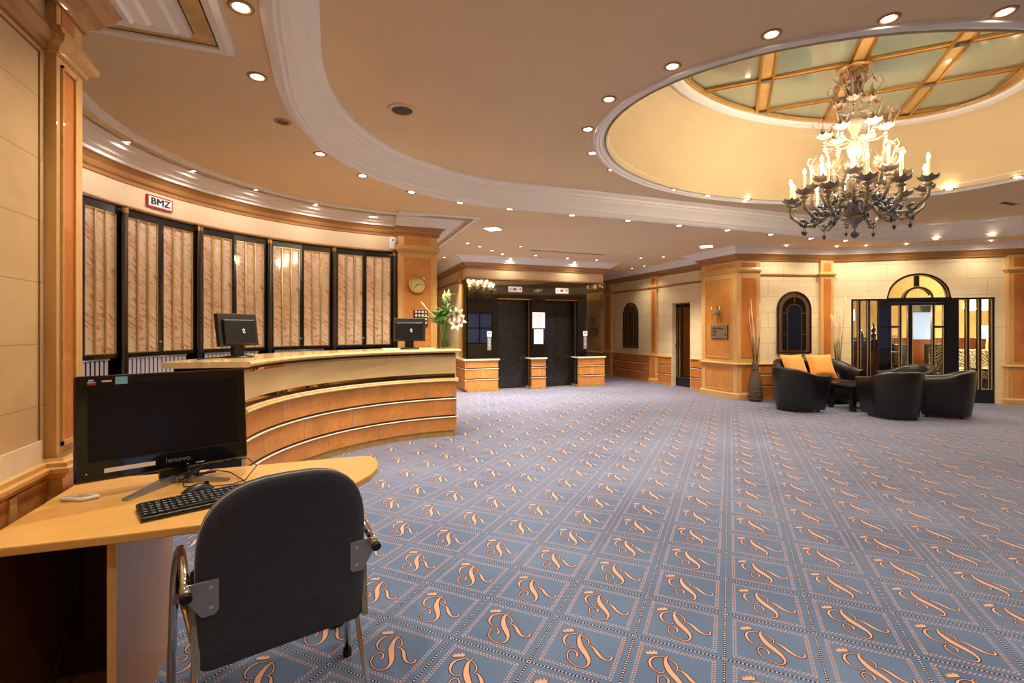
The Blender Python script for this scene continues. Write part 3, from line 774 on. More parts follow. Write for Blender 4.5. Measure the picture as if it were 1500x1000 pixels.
w = MB(); w.box(LX1-.02,CA-.005,13.0,13.1,0,CZ); st('wall_corridor_end', w, M['cream'], 'cream wall closing the corridor right of the lifts', 'wall')
# ================================================================== RECEPTION
def pol(r, deg, c=RC): return (c[0]+r*math.cos(R(deg)), c[1]+r*math.sin(R(deg)))
POSTS = [172.5, 156.57, 140.6, 124.5, 108.48, 92.4]
where = ['beside the left pilaster', 'behind the tall monitor top, left of the BMZ sign', 'under the BMZ sign', 'behind the monitor at the near counter end', 'left of the middle of the counter', 'behind the far counter monitor']
# posts
for k, d in enumerate(POSTS):
    p = pol(RR-.065, d)
    lab = ['dark steel post beside the left pilaster', 'dark steel post first from the left between the marble shutters', 'dark steel post just right of the BMZ sign between shutters', 'dark steel post right of the near counter monitor', 'dark steel post second from the clock pilaster', 'dark steel post next to the clock pilaster'][k]
    t = thing('steel_post', lab, 'post', (p[0],p[1],0), R(d+90), 'dark steel posts between the marble shutters')
    q = MB(); q.cyl((0,0,0), .027, 0, 2.44, 14); obj('shaft', q, M['steel'], t)
    q = MB(); q.cyl((0,0,0), .038, 0, .05, 14); obj('foot', q, M['navy'], t)
    q = MB(); q.cyl((0,0,0), .030, 2.38, 2.42, 14); obj('collar', q, M['gold'], t)
# shutters: two leaves in each bay
LZ0, LZ1 = 1.10, 2.42
names = ['leftmost visible', 'second', 'third', 'fourth', 'fifth', 'sixth', 'seventh', 'eighth', 'rightmost']
nleaf = 0
for k in range(5):
    dA, dB = POSTS[k]-.6, POSTS[k+1]+.6
    mid = (dA+dB)/2
    for h, (d0, d1) in enumerate(((dA, mid), (mid, dB))):
        if k == 0 and h == 0: continue
        nleaf += 1
        a = Vector(pol(RR-.015, d0)); b = Vector(pol(RR-.015, d1)); W = (b-a).length
        t = thing('marble_shutter', 'pink marble shutter leaf with brass strips, %s of nine counted from the left' % names[nleaf-1], 'shutter', (a.x,a.y,0), math.atan2(b.y-a.y, b.x-a.x), 'pink marble shutters behind reception')
        fw = .027
        q = MB()
        q.box(.002,fw,-.03,.02,LZ0,LZ1); q.box(W-fw,W-.002,-.03,.02,LZ0,LZ1); q.box(fw,W-fw,-.03,.02,LZ0,LZ0+.035); q.box(fw,W-fw,-.03,.02,LZ1-.06,LZ1); q.box(fw,W-fw,.005,.02,LZ0,LZ1)
        obj('frame', q, M['navy'], t)
        n3 = (W-2*fw)/3
        for j in range(3):
            q = MB(); q.box(fw+j*n3+.008, fw+(j+1)*n3-.008, -.012,.004, LZ0+.045, LZ1-.07)
            o = obj('marble_panel', q, M['pink'], t)
        q = MB()
        for j in range(4): q.box(fw+j*n3-.007, fw+j*n3+.007, -.026,.0, LZ0+.037, LZ1-.062)
        q.box(fw,W-fw,-.022,.0,LZ0+.036,LZ0+.046); q.box(fw,W-fw,-.022,.0,LZ1-.071,LZ1-.061)
        obj('brass_trim', q, M['brass'], t)
        q = MB(); x = W-.02 if h == 0 else .02
        if h == 0:
            q.ball((x,-.04,LZ0+.13), .013, 8); obj('knob', q, M['silver'], t)
# vertical blinds in the gap under the shutters
for k in range(1,5):
    d0, d1 = POSTS[k-1]-1.6, POSTS[k]+2.3
    if k == 1: d0 = 166
    t = thing('vertical_blind', ['white vertical blind under the shutters by the left pilaster','white vertical blind under the shutters just left of the counter end','white vertical blind under the shutters behind the near monitor','white vertical blind under the shutters behind the counter middle'][k-1], 'blind', (0,0,0), 0, 'white vertical blinds below the shutters')
    q = MB(); n = int((d0-d1)/.86)
    for i in range(n):
        d = d0-(d0-d1)*(i+.5)/n; p = pol(RR-.025, d)
        q.at(p[0], p[1], 0, R(d+90+14)); q.box(-.0225,.0225,-.001,.001,.895,1.085)
    obj('slats', q, M['blind'], t)
    q = MB(); q.sweep(rarc(RR-.025, d0, d1, 8), [(-.012,1.084),(.012,1.084),(.012,1.098),(-.012,1.098)], loop=True); obj('head_rail', q, M['whiteplastic'], t)
# low back counter under the blinds
q = MB(); q.sweep(rarc(RR-.16, 168, 118, 40), [(0.0,0),(.30,0),(.30,.86),(.32,.86),(.32,.89),(0.0,.89)], loop=True)
tag(obj('back_counter', q, M['navy']), 'low dark back counter running under the white blinds', 'counter')

# BMZ sign
d = 148.3; p = pol(RR-.01, d)
t = thing('wall_sign', 'small white sign with a red border reading BMZ', 'sign', (p[0],p[1],2.575), R(d-90))
part('red_border', M['red'], t, (-.135,.135,-.012,.004,-.058,.058)); part('white_plate', M['paper'], t, (-.122,.122,-.014,.0,-.045,.045))
bz = [text('BMZ', .088, M['inkblack'], t, dx_, -.0165, dz_, sx=1.2) for dx_, dz_ in ((-.0016,-.001),(.0016,.001))]

# counter
KC = (1.432, 3.904); KR = 2.09; K0, K1 = 170.5, 89.0
def karc(r, d0=K0, d1=K1, n=56): return arc(KC[0], KC[1], r, d0, d1, n)
ct = thing('reception_counter', 'long curved reception counter of banded burl wood with a marble top', 'counter', (0,0,0))
KP = karc(KR)
def kpart(nm, m, prof, path=None, loop=True, sm=False):
    q = MB(); q.sweep(path or KP, prof, loop=loop, sm=sm); return obj(nm, q, m, ct)
kpart('carcass', M['darkwood'], [(-.03,0),(-.03,1.05),(-.50,1.05),(-.50,0)])
kpart('plinth', M['plinth'], [(-.03,0),(-.012,0),(-.012,.075),(-.03,.075)])
kpart('fascia', M['marble_beige'] if False else mat('beige fascia panel','#dcbf88',.3,coat=.3,vary=(3,.05)), [(-.03,.792),(-.004,.792),(-.004,1.008),(-.03,1.008)])
kpart('mirror_strip', M['goldmirror'], [(-.02,.765),(.0,.765),(-.003,.792),(-.02,.792)]); kpart('mirror_strip', M['goldmirror'], [(-.02,1.008),(-.003,1.008),(.0,1.03),(-.02,1.03)])
kpart('shadow_gap', M['blackline'], [(-.02,.735),(-.006,.735),(-.006,.765),(-.02,.765)]); kpart('shadow_gap', M['blackline'], [(-.02,1.03),(-.006,1.03),(-.006,1.052),(-.02,1.052)])
kpart('ledge', M['marble_beige'], [(-.02,.688),(.012,.688),(.024,.694),(.03,.704),(.024,.713),(.012,.716),(.016,.722),(.012,.732),(.004,.736),(-.02,.736)])
rows_ = [(.075,.236,[98.05,116.24,134.46,152.32]),(.268,.466,[107.21,125.49,143.58,161.06]),(.50,.688,[98.05,116.24,134.46,152.32,169.38])]
for k, (z0,z1,js) in enumerate(rows_):
    js = [K1]+js+[K0]
    q = MB()
    for a, b in zip(js, js[1:]):
        q.mat = 0; n = max(2, int((b-a)/1.5))
        q.sweep(karc(KR, b-.15, a+.15, n), [(-.02,z0),(0,z0),(0,z1),(-.02,z1)], loop=True)
    q.mat = 1; q.sweep(KP, [(-.024,z0),(-.004,z0),(-.004,z1),(-.024,z1)], loop=True)
    obj('burl_row', q, [M['burl'], M['grout']], ct)
    if k < 2:
        kpart('bead', M['marble_pale'], [(-.02,z1),(.012,z1),(.016,z1+.007),(.012,z1+.014),(-.02,z1+.014)]); kpart('shadow_gap', M['blackline'], [(-.02,z1+.014),(.002,z1+.014),(.002,z1+.034),(-.02,z1+.034)])
# flat end panel at the far end, towards the lifts
e0 = (KC[0]+KR*math.cos(R(K1)), KC[1]+KR*math.sin(R(K1)))
part('end_panel', M['burl'], ct, (e0[0],e0[0]+.02,e0[1],e0[1]+.50,.075,.688)); part('end_fascia', M['marble_beige'], ct, (e0[0],e0[0]+.014,e0[1],e0[1]+.50,.735,1.05))
part('end_bead', M['marble_pale'], ct, *[(e0[0],e0[0]+.034,e0[1]-.012,e0[1]+.50,z,z+.014) for z in (.236,.466)], (e0[0],e0[0]+.04,e0[1]-.02,e0[1]+.5,.69,.735))
q = MB(); TP = karc(KR, 171.6, 87.2)
q.sweep(TP, [(-.56,1.055),(.035,1.055),(.05,1.062),(.058,1.0775),(.05,1.093),(.035,1.10),(-.56,1.10)], loop=True)
obj('worktop', q, M['marble_beige'], ct)

# flat monitors seen from behind
def monitor(label, loc, rz, tilt=R(-8)):
    t = thing('office_monitor', label, 'monitor', loc, rz)
    q = MB(); q.at(0,0,.235,0,tilt); q.box(-.20,.20,-.012,.03,-.135,.155); obj('screen_housing', q, M['darkplastic'], t, bevel=.006)
    q = MB(); q.at(0,0,.235,0,tilt); q.box(-.165,.165,-.035,-.01,-.125,.10); obj('back_cover', q, M['black'], t, bevel=.012)
    q = MB(); q.at(0,0,.235,0,tilt); q.box(-.185,.185,.0285,.032,-.12,.14); obj('screen', q, M['screen'], t)
    q = MB(); q.box(-.055,.055,-.02,.03,.02,.16); obj('neck', q, M['black'], t, bevel=.008)
    q = MB(); q.lathe([(0,0),(.13,0),(.13,.008),(.06,.022),(0,.024)], 24); obj('foot', q, M['black'], t)
    q = MB()
    q.at(0,-.0365,.235,0,tilt); 
    q.tube([(-.018+.03,0,.0),(-.004+.03,0,.018),(.008+.03,0,.014),(.002+.03,0,-.002),(-.012+.03,0,-.014),(-.002+.03,0,-.022),(.012+.03,0,-.012)], .0045, 5); obj('emblem', q, M['whiteplastic'], t)
    return t
p = pol(2.42, 156, KC); monitor('black monitor seen from behind at the near end of the counter', (p[0],p[1],1.10), R(50), R(-8))
monitor('black monitor seen from behind by the clock pilaster', (.93,6.22,1.10), R(-14), R(-6))
q = MB(); pp = pol(2.5, 160, KC); q.tube([(pp[0]+.06,pp[1]+.02,1.106),(pp[0]-.02,pp[1]-.04,1.108),(pp[0]-.08,pp[1]-.12,1.106),(pp[0]-.10,pp[1]-.2,1.106)], .005, 6)
tag(obj('monitor_cable', q, M['rubber']), 'black cable trailing behind the near counter monitor', 'cable')
for k, (x,y,rz,lab) in enumerate(((.70,6.20,.1,'white papers left of the far counter monitor'),(1.16,6.22,-.2,'white papers between the far counter monitor and the lily vase'))):
    q = MB(); q.box(-.10,.10,-.07,.07,0,.012); tag(obj('paper_stack', q, M['paper'], loc=(x,y,1.10), rz=rz), lab, 'papers')

# clock on the pilaster
t = thing('wall_clock', 'round gold wall clock on the burl pilaster', 'clock', (1.14,6.893,1.98))
q = MB(); q.at(0,0,0,0,PI/2); q.lathe([(0,.0),(.115,.0),(.13,.012),(.13,.03),(.118,.042),(.108,.036),(.105,.022),(0,.022)], 32); obj('rim', q, M['gold'], t)
q = MB(); q.at(0,0,0,0,PI/2); q.cyl((0,0,0), .107, .0, .024, 32); obj('dial', q, mat('pale gold dial','#d9c486',.45), t)
q = MB()
for h in range(12):
    a = 2*PI*h/12; q.at(.088*math.sin(a), -.0255, .088*math.cos(a), 0, 0, a); q.box(-.002,.002,-.001,.001,-.008,.008)
obj('hour_marks', q, M['darkwood'], t)
q = MB(); q.at(0,-.028,0,0,0,R(222)); q.box(-.004,.004,-.001,.001,-.012,.058); obj('hour_hand', q, M['inkblack'], t)
q = MB(); q.at(0,-.030,0,0,0,R(84)); q.box(-.0018,.0018,-.001,.001,-.015,.075); obj('minute_hand', q, M['inkblack'], t)
# dark red board of number tags
t = thing('key_board', 'dark red hanging board with rows of white number tags', 'board', (1.19,6.893,1.51))
part('board', M['keyboard_red'], t, (-.10,.10,-.03,.0,-.11,.11))
q = MB()
for r_ in range(4):
    for c_ in range(4): q.box(-.082+c_*.046,-.055+c_*.046,-.036,-.029,-.085+r_*.052,-.055+r_*.052)
obj('number_tags', q, M['paper'], t)
# white dispenser high on the wall
t = thing('wall_dispenser', 'small white box fixed high beside the clock pilaster', 'dispenser', (.80,6.94,2.47), R(4))
part('body', M['whiteplastic'], t, (-.036,.036,-.055,.03,0,.17), bevel=.012)
q = MB(); q.at(0,-.056,.12,0,PI/2); q.cyl((0,0,0), .012, -.002, .004, 12); obj('sensor_eye', q, M['darkplastic'], t)

# glass vase with lilies
VX, VY, VZ = 1.395, 6.24, 1.10
t = thing('glass_vase', 'tall clear cylinder vase of green water on the counter end', 'vase', (VX,VY,VZ))
q = MB(); q.lathe([(0,.0),(.056,.0),(.06,.01),(.06,.27),(.056,.27),(.056,.012),(0,.012)], 24); obj('glass_body', q, M['glass'], t)
q = MB(); q.lathe([(0,.0125),(.0555,.0125),(.0555,.11),(0,.11)], 24); obj('water', q, M['water'], t)
def leaf(q, base_, dirv, L, W, droop=.2):
    d = Vector(dirv).normalized(); s = d.cross(Vector((0,0,1))); s = s.normalized() if s.length > .01 else Vector((1,0,0)); pts = []
    for i in range(7):
        f = i/6; c = Vector(base_)+d*L*f+Vector((0,0,-droop*L*f*f)); w_ = W*math.sin(PI*min(.97,f*.92+.06))
        pts.append((c-s*w_, c+Vector((0,0,.0))+d.cross(s)*(-w_*.25), c+s*w_))
    vs = [v for p3 in pts for v in p3]; fs = []
    for i in range(6):
        a = i*3; fs += [(a,a+1,a+4,a+3),(a+1,a+2,a+5,a+4)]
    q.add(vs, fs, True)
def lily(q, c, axis, r):
    ax = Vector(axis).normalized(); u = ax.orthogonal().normalized(); v = ax.cross(u)
    for k in range(6):
        a = k*PI/3; d = (u*math.cos(a)+v*math.sin(a)); s = ax.cross(d); vs = []
        for i in range(6):
            f = i/5; w_ = r*.26*math.sin(PI*(f*.86+.12)); o = Vector(c)+d*(r*(.08+.95*f**1.3))+ax*(r*(.75*f-.55*f*f*f)); vs += [o-s*w_, o+ax*.004, o+s*w_]
        fs = []
        for i in range(5):
            b = i*3; fs += [(b,b+1,b+4,b+3),(b+1,b+2,b+5,b+4)]
        q.add(vs, fs, True)
rnd = random.Random(3)
stems = [((.03,.0,.62),'bloom',(.07,-.03,.41),'lily stem with an open white flower facing the lobby, right of the vase middle'),((.12,.02,.5),'bloom',(.15,-.04,.44),'lily stem with an open white flower leaning furthest to the right'),((.10,-.03,.35),'bloom',(.12,-.08,.31),'lily stem with a low white flower hanging over the vase rim at right'),((.18,.0,.6),'bloom',(.19,-.01,.36),'lily stem with a small white flower low at the far right'),((.0,.02,.70),'bud',None,'tall lily stem with closed green buds standing straight up'),((.05,.02,.72),'bud',None,'tall leafy lily stem right of the upright buds'),((-.28,.0,.56),'bud',None,'long thin pale stem reaching furthest to the left'),((-.16,-.02,.40),'leaf',None,'leafy lily stem spreading broad green leaves to the left'),((-.12,-.05,.46),'leaf',None,'leafy lily stem leaning left behind the broad leaves'),((-.02,-.05,.50),'leaf',None,'leafy green stem in front at the middle of the bouquet')]
for k, (tip, kind, fl_, lab) in enumerate(stems):
    a0 = rnd.uniform(0,2*PI); b0 = Vector((.02*math.cos(a0), .02*math.sin(a0), .02)); rim = Vector((tip[0]*.16, tip[1]*.2, .27)); tp = Vector(tip)
    t = thing('lily_stem', lab, 'flower', (VX,VY,VZ), 0, 'lily stems in the counter vase')
    end = tp if kind != 'bloom' else Vector(fl_)
    pts = [b0, b0.lerp(rim,.5), rim, rim.lerp(end,.5)+Vector((0,0,.02)), end]
    q = MB(); q.tube(pts, .0045, 6); obj('stem', q, M['leaf'] if kind != 'bud' or k != 6 else M['bud'], t)
    q = MB()
    for i in range(18 if kind == 'leaf' else 10):
        f = rnd.uniform(.25,.95); c = rim.lerp(end, f); a = rnd.uniform(0, 2*PI)
        dv = Vector((math.cos(a)*.8+tip[0]*2.2, math.sin(a)*.7, .55))
        leaf(q, c, dv, rnd.uniform(.10,.17) if kind != 'leaf' else rnd.uniform(.15,.25), .018 if kind != 'leaf' else .026, .3)
    if k != 6: obj('leaves', q, M['leaf'] if k % 2 else M['leaf_dark'], t)
    if kind == 'bloom':
        q = MB(); lily(q, end, (rnd.uniform(-.3,.5), -1, rnd.uniform(-.1,.5)), .10); obj('flower', q, M['petal'], t)
        q = MB()
        for i in range(5):
            a = 2*PI*i/5; q.tube([end, end+Vector((.018*math.cos(a), -.05, .018*math.sin(a)))], .0022, 5); q.ball(tuple(end+Vector((.019*math.cos(a), -.053, .019*math.sin(a)))), .006, 6)
        obj('anthers', q, M['anther'], t)
    elif kind == 'bud':
        q = MB()
        for s_ in ((0,0,0),(.02,.0,-.05),(-.018,.01,-.04)) if k != 6 else ((0,0,0),):
            c = end+Vector(s_); q.M = Matrix.Translation(c) @ Vector((0,0,1)).rotation_difference((end-rim).normalized()).to_matrix().to_4x4()
            q.lathe([(.002,-.05),(.010,-.03),(.014,.0),(.011,.035),(.003,.06)], 8)
        obj('buds', q, M['bud'], t)
# ================================================================== LIFT SIGNS
def lift_indicator(x, lab, arrow):
    t = thing('lift_indicator', lab, 'indicator', (x, LB-.001, 2.235))
    part('plate', M['whiteplastic'], t, (-.165,.165,-.014,.0,-.062,.062), bevel=.004)
    q = MB(); q.box(-.045,.025,-.016,-.013,-.02,.025); obj('red_display', q, M['red'], t)
    q = MB(); q.xprism([(-.12,-.03),(-.10,-.03),(-.10,0),(-.09,0),(-.11,.03),(-.13,0),(-.12,0)], -.016, -.013); q.xprism([(.11,.03),(.13,.03),(.13,0),(.14,0),(.12,-.03),(.10,0),(.11,0)], -.016, -.013); obj('arrow', q, M['ink'], t)
lift_indicator(3.83, 'white floor indicator with a red display above the left lift door', 0)
lift_indicator(4.985, 'white floor indicator with a red display above the right lift door', 1)
t = thing('lift_sign', 'pale letters reading LIFT between the two lift doors', 'sign', (4.39, LB-.001, 2.215))
text('LIFT', .095, M['whiteplastic'], t, 0, -.004, 0, sx=1.1)
for x, lab in ((3.225,'tall silver call button panel left of the left lift'),(5.59,'tall silver call button panel right of the right lift')):
    t = thing('call_panel', lab, 'call panel', (x, LB-.001, 1.09))
    part('plate', M['silver'], t, (-.042,.042,-.012,0,-.20,.20), bevel=.004); part('card', M['paper'], t, (-.052,.052,-.015,0,.10,.215))
    q = MB()
    for z in (.04,-.02,-.09): q.at(0,-.013,z,0,PI/2); q.cyl((0,0,0),.014,0,.005,12)
    obj('button', q, M['whiteplastic'], t)
    part('red_lamp', M['red'], t, (-.016,.016,-.016,-.011,.065,.085)); part('card_print', M['ink'], t, (-.03,.03,-.0155,-.0149,.15,.19))
t = thing('wall_notice', 'framed white notice with rows of grey print between the lifts', 'notice', (4.40, LB-.001, 1.55))
part('sheet', M['paper'], t, (-.15,.15,-.008,0,-.175,.175)); part('frame', M['silver'], t, (-.158,.158,-.006,0,-.183,.183))
q = MB()
for r_ in range(7):
    z = .13-r_*.042; q.box(-.12,-.09,-.0095,-.008,z-.008,z+.008); w_ = (.10,.12,.07,.11,.09,.12,.06)[r_]; q.box(-.06,-.06+w_*1.2,-.0095,-.008,z-.006,z+.006)
obj('print', q, M['ink'], t)
t = thing('wall_notice', 'blank white sheet of paper under the framed notice between the lifts', 'notice', (4.40, LB-.001, 1.18))
part('sheet', M['paper'], t, (-.115,.115,-.006,0,-.165,.165)); part('print', M['ink'], t, (-.02,.05,-.0075,-.006,-.125,-.115))

# ================================================================== ARCHED WINDOWS
def arch_poly(hw, z0, zs, rise, n=18):
    return [(-hw,z0),(hw,z0)] + [(hw*math.cos(PI*i/n), zs+rise*math.sin(PI*i/n)) for i in range(n+1)]
def arched_window(label, loc, rz, hw, z0, zs, rise, k):
    t = thing('arched_window', label, 'window', loc, rz, None, 'structure')
    q = MB(); q.xprism(arch_poly(hw,z0,zs,rise), -.02, .0); obj('backing', q, M['copper'], t)
    def band(o, i0, m, y0, y1, nm):
        a = arch_poly(hw-o, z0+o, zs, rise-o); b = arch_poly(hw-i0, z0+i0, zs, rise-i0); q = MB(); n_ = len(a)
        for y in (y0, y1): q.strip([(x,y,z) for x,z in a], [(x,y,z) for x,z in b])
        q.strip([(x,y0,z) for x,z in a], [(x,y1,z) for x,z in a]); q.strip([(x,y0,z) for x,z in b], [(x,y1,z) for x,z in b]); obj(nm, q, m, t)
    band(0, .02, M['navy'], -.045, -.0, 'frame')
    b = hw*.26
    q = MB(); q.xprism(arch_poly(hw-.02-b, z0+.05, zs, rise-.02-b), -.026, -.019); obj('dark_pane', q, M['darkpane'], t)
    band(.018+b, .03+b, M['navy'], -.034, -.019, 'inner_frame')
    c = hw*.42
    q = MB(); q.xprism(arch_poly(hw-.02-b-c*.62, z0+.05, zs-.03, rise-.04-b-c*.62), -.030, -.025); obj('blue_pane' if k else 'middle_pane', q, M['bluedark'] if k else M['darkpane'], t)
    a = arch_poly(hw-.02-b-c*.62+.008, z0+.05, zs-.03, rise-.04-b-c*.62+.008); a2 = arch_poly(hw-.02-b-c*.62-.004, z0+.058, zs-.03, rise-.04-b-c*.62-.004)
    q = MB(); q.strip([(x,-.036,z) for x,z in a], [(x,-.036,z) for x,z in a2]); q.strip([(x,-.036,z) for x,z in a],[(x,-.02,z) for x,z in a]); q.strip([(x,-.036,z) for x,z in a2],[(x,-.02,z) for x,z in a2])
    x1 = hw-.02-b
    for z in (zs-.08, z0+(zs-z0)*.42):
        q.box(-x1,-x1+c*.62,-.036,-.02,z,z+.012); q.box(x1-c*.62,x1,-.036,-.02,z,z+.012)
    q.box(-.006,.006,-.036,-.02,zs+rise-.04-b-c*.62,zs+rise-.02); q.box(-hw+.02,-x1,-.024,-.0195,zs-.3,zs-.294); q.box(x1,hw-.02,-.024,-.0195,zs-.3,zs-.294)
    obj('lead_line', q, M['gold'], t)
arched_window('slim arched stained glass window in the corridor wall', (CA-.001, 11.19, 0), -PI/2, .335, .84, 1.72, .35, 0)
p = wpt(A_, ab, 1.135, -.001)
arched_window('arched stained glass window with a copper border above the sofa', (p[0],p[1],0), ab, .345, .885, 1.735, .345, 1)

# ================================================================== SCONCE AND PLAQUE
t = thing('wall_sconce', 'small glass wall sconce with curled arms above the plaque', 'wall lamp', (PX0-.004, 7.60, 1.68), -PI/2)
q = MB(); q.lathe([(0,-.22),(.008,-.21),(.012,-.14),(.02,-.12),(.01,-.08),(.03,-.03),(.045,0),(.03,.03),(.012,.05),(.016,.10),(.008,.16),(.0,.18)], 12, (0,-.05,0)); obj('stem', q, M['murano'], t)
q = MB(); q.at(0,0,0,0,PI/2); q.cyl((0,0,0), .035, 0, .02, 14); obj('wall_plate', q, M['gold'], t)
for s_ in (-1,1):
    q = MB(); q.tube([(s_*.02,-.06,-.02),(s_*.06,-.09,-.05),(s_*.10,-.10,-.02),(s_*.105,-.10,.03)], .008, 6); o = obj('arm', q, M['murano'], t)
    q = MB(); q.lathe([(0,0),(.018,.005),(.035,.03),(.032,.032),(.014,.01),(0,.008)], 12, (s_*.105,-.10,.03)); obj('cup', q, M['murano_pale'], o)
    q = MB(); q.cyl((s_*.105,-.10,0), .007, .04, .12, 8); obj('candle', q, M['candle_wax'], o)
t = thing('direction_plaque', 'brushed metal plaque listing RESTAURANT, CAFE and BAR on the pillar', 'sign', (PX0-.005, 7.585, 1.30), -PI/2)
q = MB(); q.box(-.215,.215,-.02,.0,-.135,.135); obj('plate', q, M['plaque'], t, bevel=.012)
q = MB()
for a in ((-.222,-.205,-.018,.002,-.14,.14),(.205,.222,-.018,.002,-.14,.14),(-.22,.22,-.016,.002,-.142,-.132)): q.box(*a)
obj('plate_edge', q, M['darkwood'], t, bevel=.004)
for s_, z in (('RESTAURANT',.062),('CAFE',.0),('BAR',-.062)): text(s_, .052, M['inkblack'], t, -.175, -.0215, z, align='LEFT', sx=.95)
q = MB(); q.box(.15,.19,-.022,-.019,-.08,-.045); obj('arrow_mark', q, M['inkblack'], t)

# ================================================================== BAR FRONT
def bpt(x, y): return wpt(B_, bc, x, y)
bf = thing('bar_front', 'midnight blue framed glass front of the bar with brass trims', 'glass front', (B_[0],B_[1],0), bc, None, 'structure')
Y0, Y1 = .02, .10
def bpart(nm, m, *bx): return part(nm, m, bf, *bx)
bpart('frame', M['navy'], (F0+.005,F0+.035,Y0,Y1,0,FZ), (F1-.04,F1-.005,Y0,Y1,0,FZ), (F0+.035,F1-.04,Y0,Y1,FZ-.03,FZ-.003), (.80,.965,Y0-.01,Y1,0,FZ), (1.862,2.035,Y0-.01,Y1,0,FZ), (F0+.035,.80,Y0,Y1,0,.25), (2.035,F1-.04,Y0,Y1,0,.25), (.965,1.862,Y0,Y1,1.85,1.90))
for x in (.475,.635): bpart('mullion', M['navy'], (x-.018,x+.018,Y0,Y1,.25,1.90))
for x in (2.20,2.38): bpart('mullion', M['navy'], (x-.016,x+.016,Y0,Y1,.25,1.90))
def pane(x0,x1,z0,z1,par=None):
    par = par or bf
    q = MB(); w_ = .009
    for b in ((x0,x0+w_,Y0-.006,Y0+.02,z0,z1),(x1-w_,x1,Y0-.006,Y0+.02,z0,z1),(x0,x1,Y0-.006,Y0+.02,z0,z0+w_),(x0,x1,Y0-.006,Y0+.02,z1-w_,z1)): q.box(*b)
    o = obj('brass_trim', q, M['brass'], par)
    q = MB(); q.box(x0+.002,x1-.002,Y0+.03,Y0+.034,z0+.002,z1-.002); obj('glass_pane', q, M['glass'], par)
for a,b in ((F0+.035,.457),(.493,.617),(.653,.80),(2.035,2.184),(2.216,2.364),(2.396,F1-.04)): pane(a,b,.25,1.90)
bpart('steel_edge', M['steel'], (.775,.80,Y0-.02,Y0+.0,0,FZ-.03), (2.035,2.055,Y0-.02,Y0,0,FZ-.03))
# fanlight
q = MB(); n = 28
def half(r, k=.47/.515): return [(AX+r*math.cos(PI-PI*i/n), FZ+r*k*math.sin(PI*i/n)) for i in range(n+1)]
for r0,r1 in ((AR-.003,AR-.035),(.235,.205)):
    a, b = half(r0), half(r1)
    for y in (Y0-.01,Y1): q.strip([(x,y,z) for x,z in a], [(x,y,z) for x,z in b], closed=False)
    q.strip([(x,Y0-.01,z) for x,z in b], [(x,Y1,z) for x,z in b], closed=False); q.strip([(x,Y0-.01,z) for x,z in a], [(x,Y1,z) for x,z in a], closed=False)
q.box(AX-.035,AX-.02,Y0-.01,Y1,FZ+.2,FZ+.455); q.box(AX+.0,AX+.015,Y0-.01,Y1,FZ+.2,FZ+.455); q.box(AX-AR,AX+AR,Y0-.02,Y1,FZ-.035,FZ+.012)
obj('fanlight_frame', q, M['navy'], bf)
q = MB()
for r0,r1 in ((AR-.036,AR-.046),(.248,.236),(.204,.194)):
    a, b = half(r0), half(r1); q.strip([(x,Y0-.012,z) for x,z in a], [(x,Y0-.012,z) for x,z in b], closed=False)
obj('fanlight_trim', q, M['brass'], bf)
q = MB(); a = half(AR-.03); q.xprism(a, Y0+.03, Y0+.034); obj('fanlight_pane', q, M['glass'], bf)
text('BAR', .085, M['marble_pale'], bf, AX+.01, Y0+.015, FZ+.075, sx=1.1)
# bar doors
for x0,x1,lab,k in ((.967,1.30,'left leaf of the bar door with brass handles',4),(1.305,1.86,'right leaf of the bar door with a wide pane',5)):
    t = thing('door_%d' % k, lab, 'door', (B_[0],B_[1],0), bc, None, 'structure')
    fr = [(x0,x0+.03,Y0,Y1-.02,.01,1.848),(x1-.03,x1,Y0,Y1-.02,.01,1.848),(x0+.03,x1-.03,Y0,Y1-.02,1.80,1.848),(x0+.03,x1-.03,Y0,Y1-.02,.01,.20)]
    if k == 4: fr += [(1.13,1.16,Y0,Y1-.02,.2,1.8)]
    else: fr += [(1.655,1.685,Y0,Y1-.02,.2,1.8)]
    q = MB()
    for b in fr: q.box(*b)
    obj('frame', q, M['navy'], t)
    if k == 4:
        pane(x0+.03,1.13,.2,1.38,t); pane(x0+.03,1.13,1.41,1.80,t); pane(1.16,x1-.03,.2,1.80,t)
        q = MB(); q.box(x0+.03,1.13,Y0,Y1-.02,1.38,1.41); obj('glazing_bar', q, M['navy'], t)
    else:
        pane(x0+.03,1.655,.2,1.80,t); pane(1.685,x1-.03,.2,1.38,t); pane(1.685,x1-.03,1.41,1.80,t)
        q = MB(); q.box(1.685,x1-.03,Y0,Y1-.02,1.38,1.41); obj('glazing_bar', q, M['navy'], t)
    q = MB()
    for z in (1.22,.92):
        q.tube([(x0+.04,Y0,z),(x0+.04,Y0-.05,z),(x0+.14,Y0-.05,z)], .010, 6); q.at(x0+.04,Y0,z,0,PI/2); q.cyl((0,0,0),.02,0,.008,12); q.M = Matrix()
    if k == 4: obj('lever_handle', q, M['brass'], t)

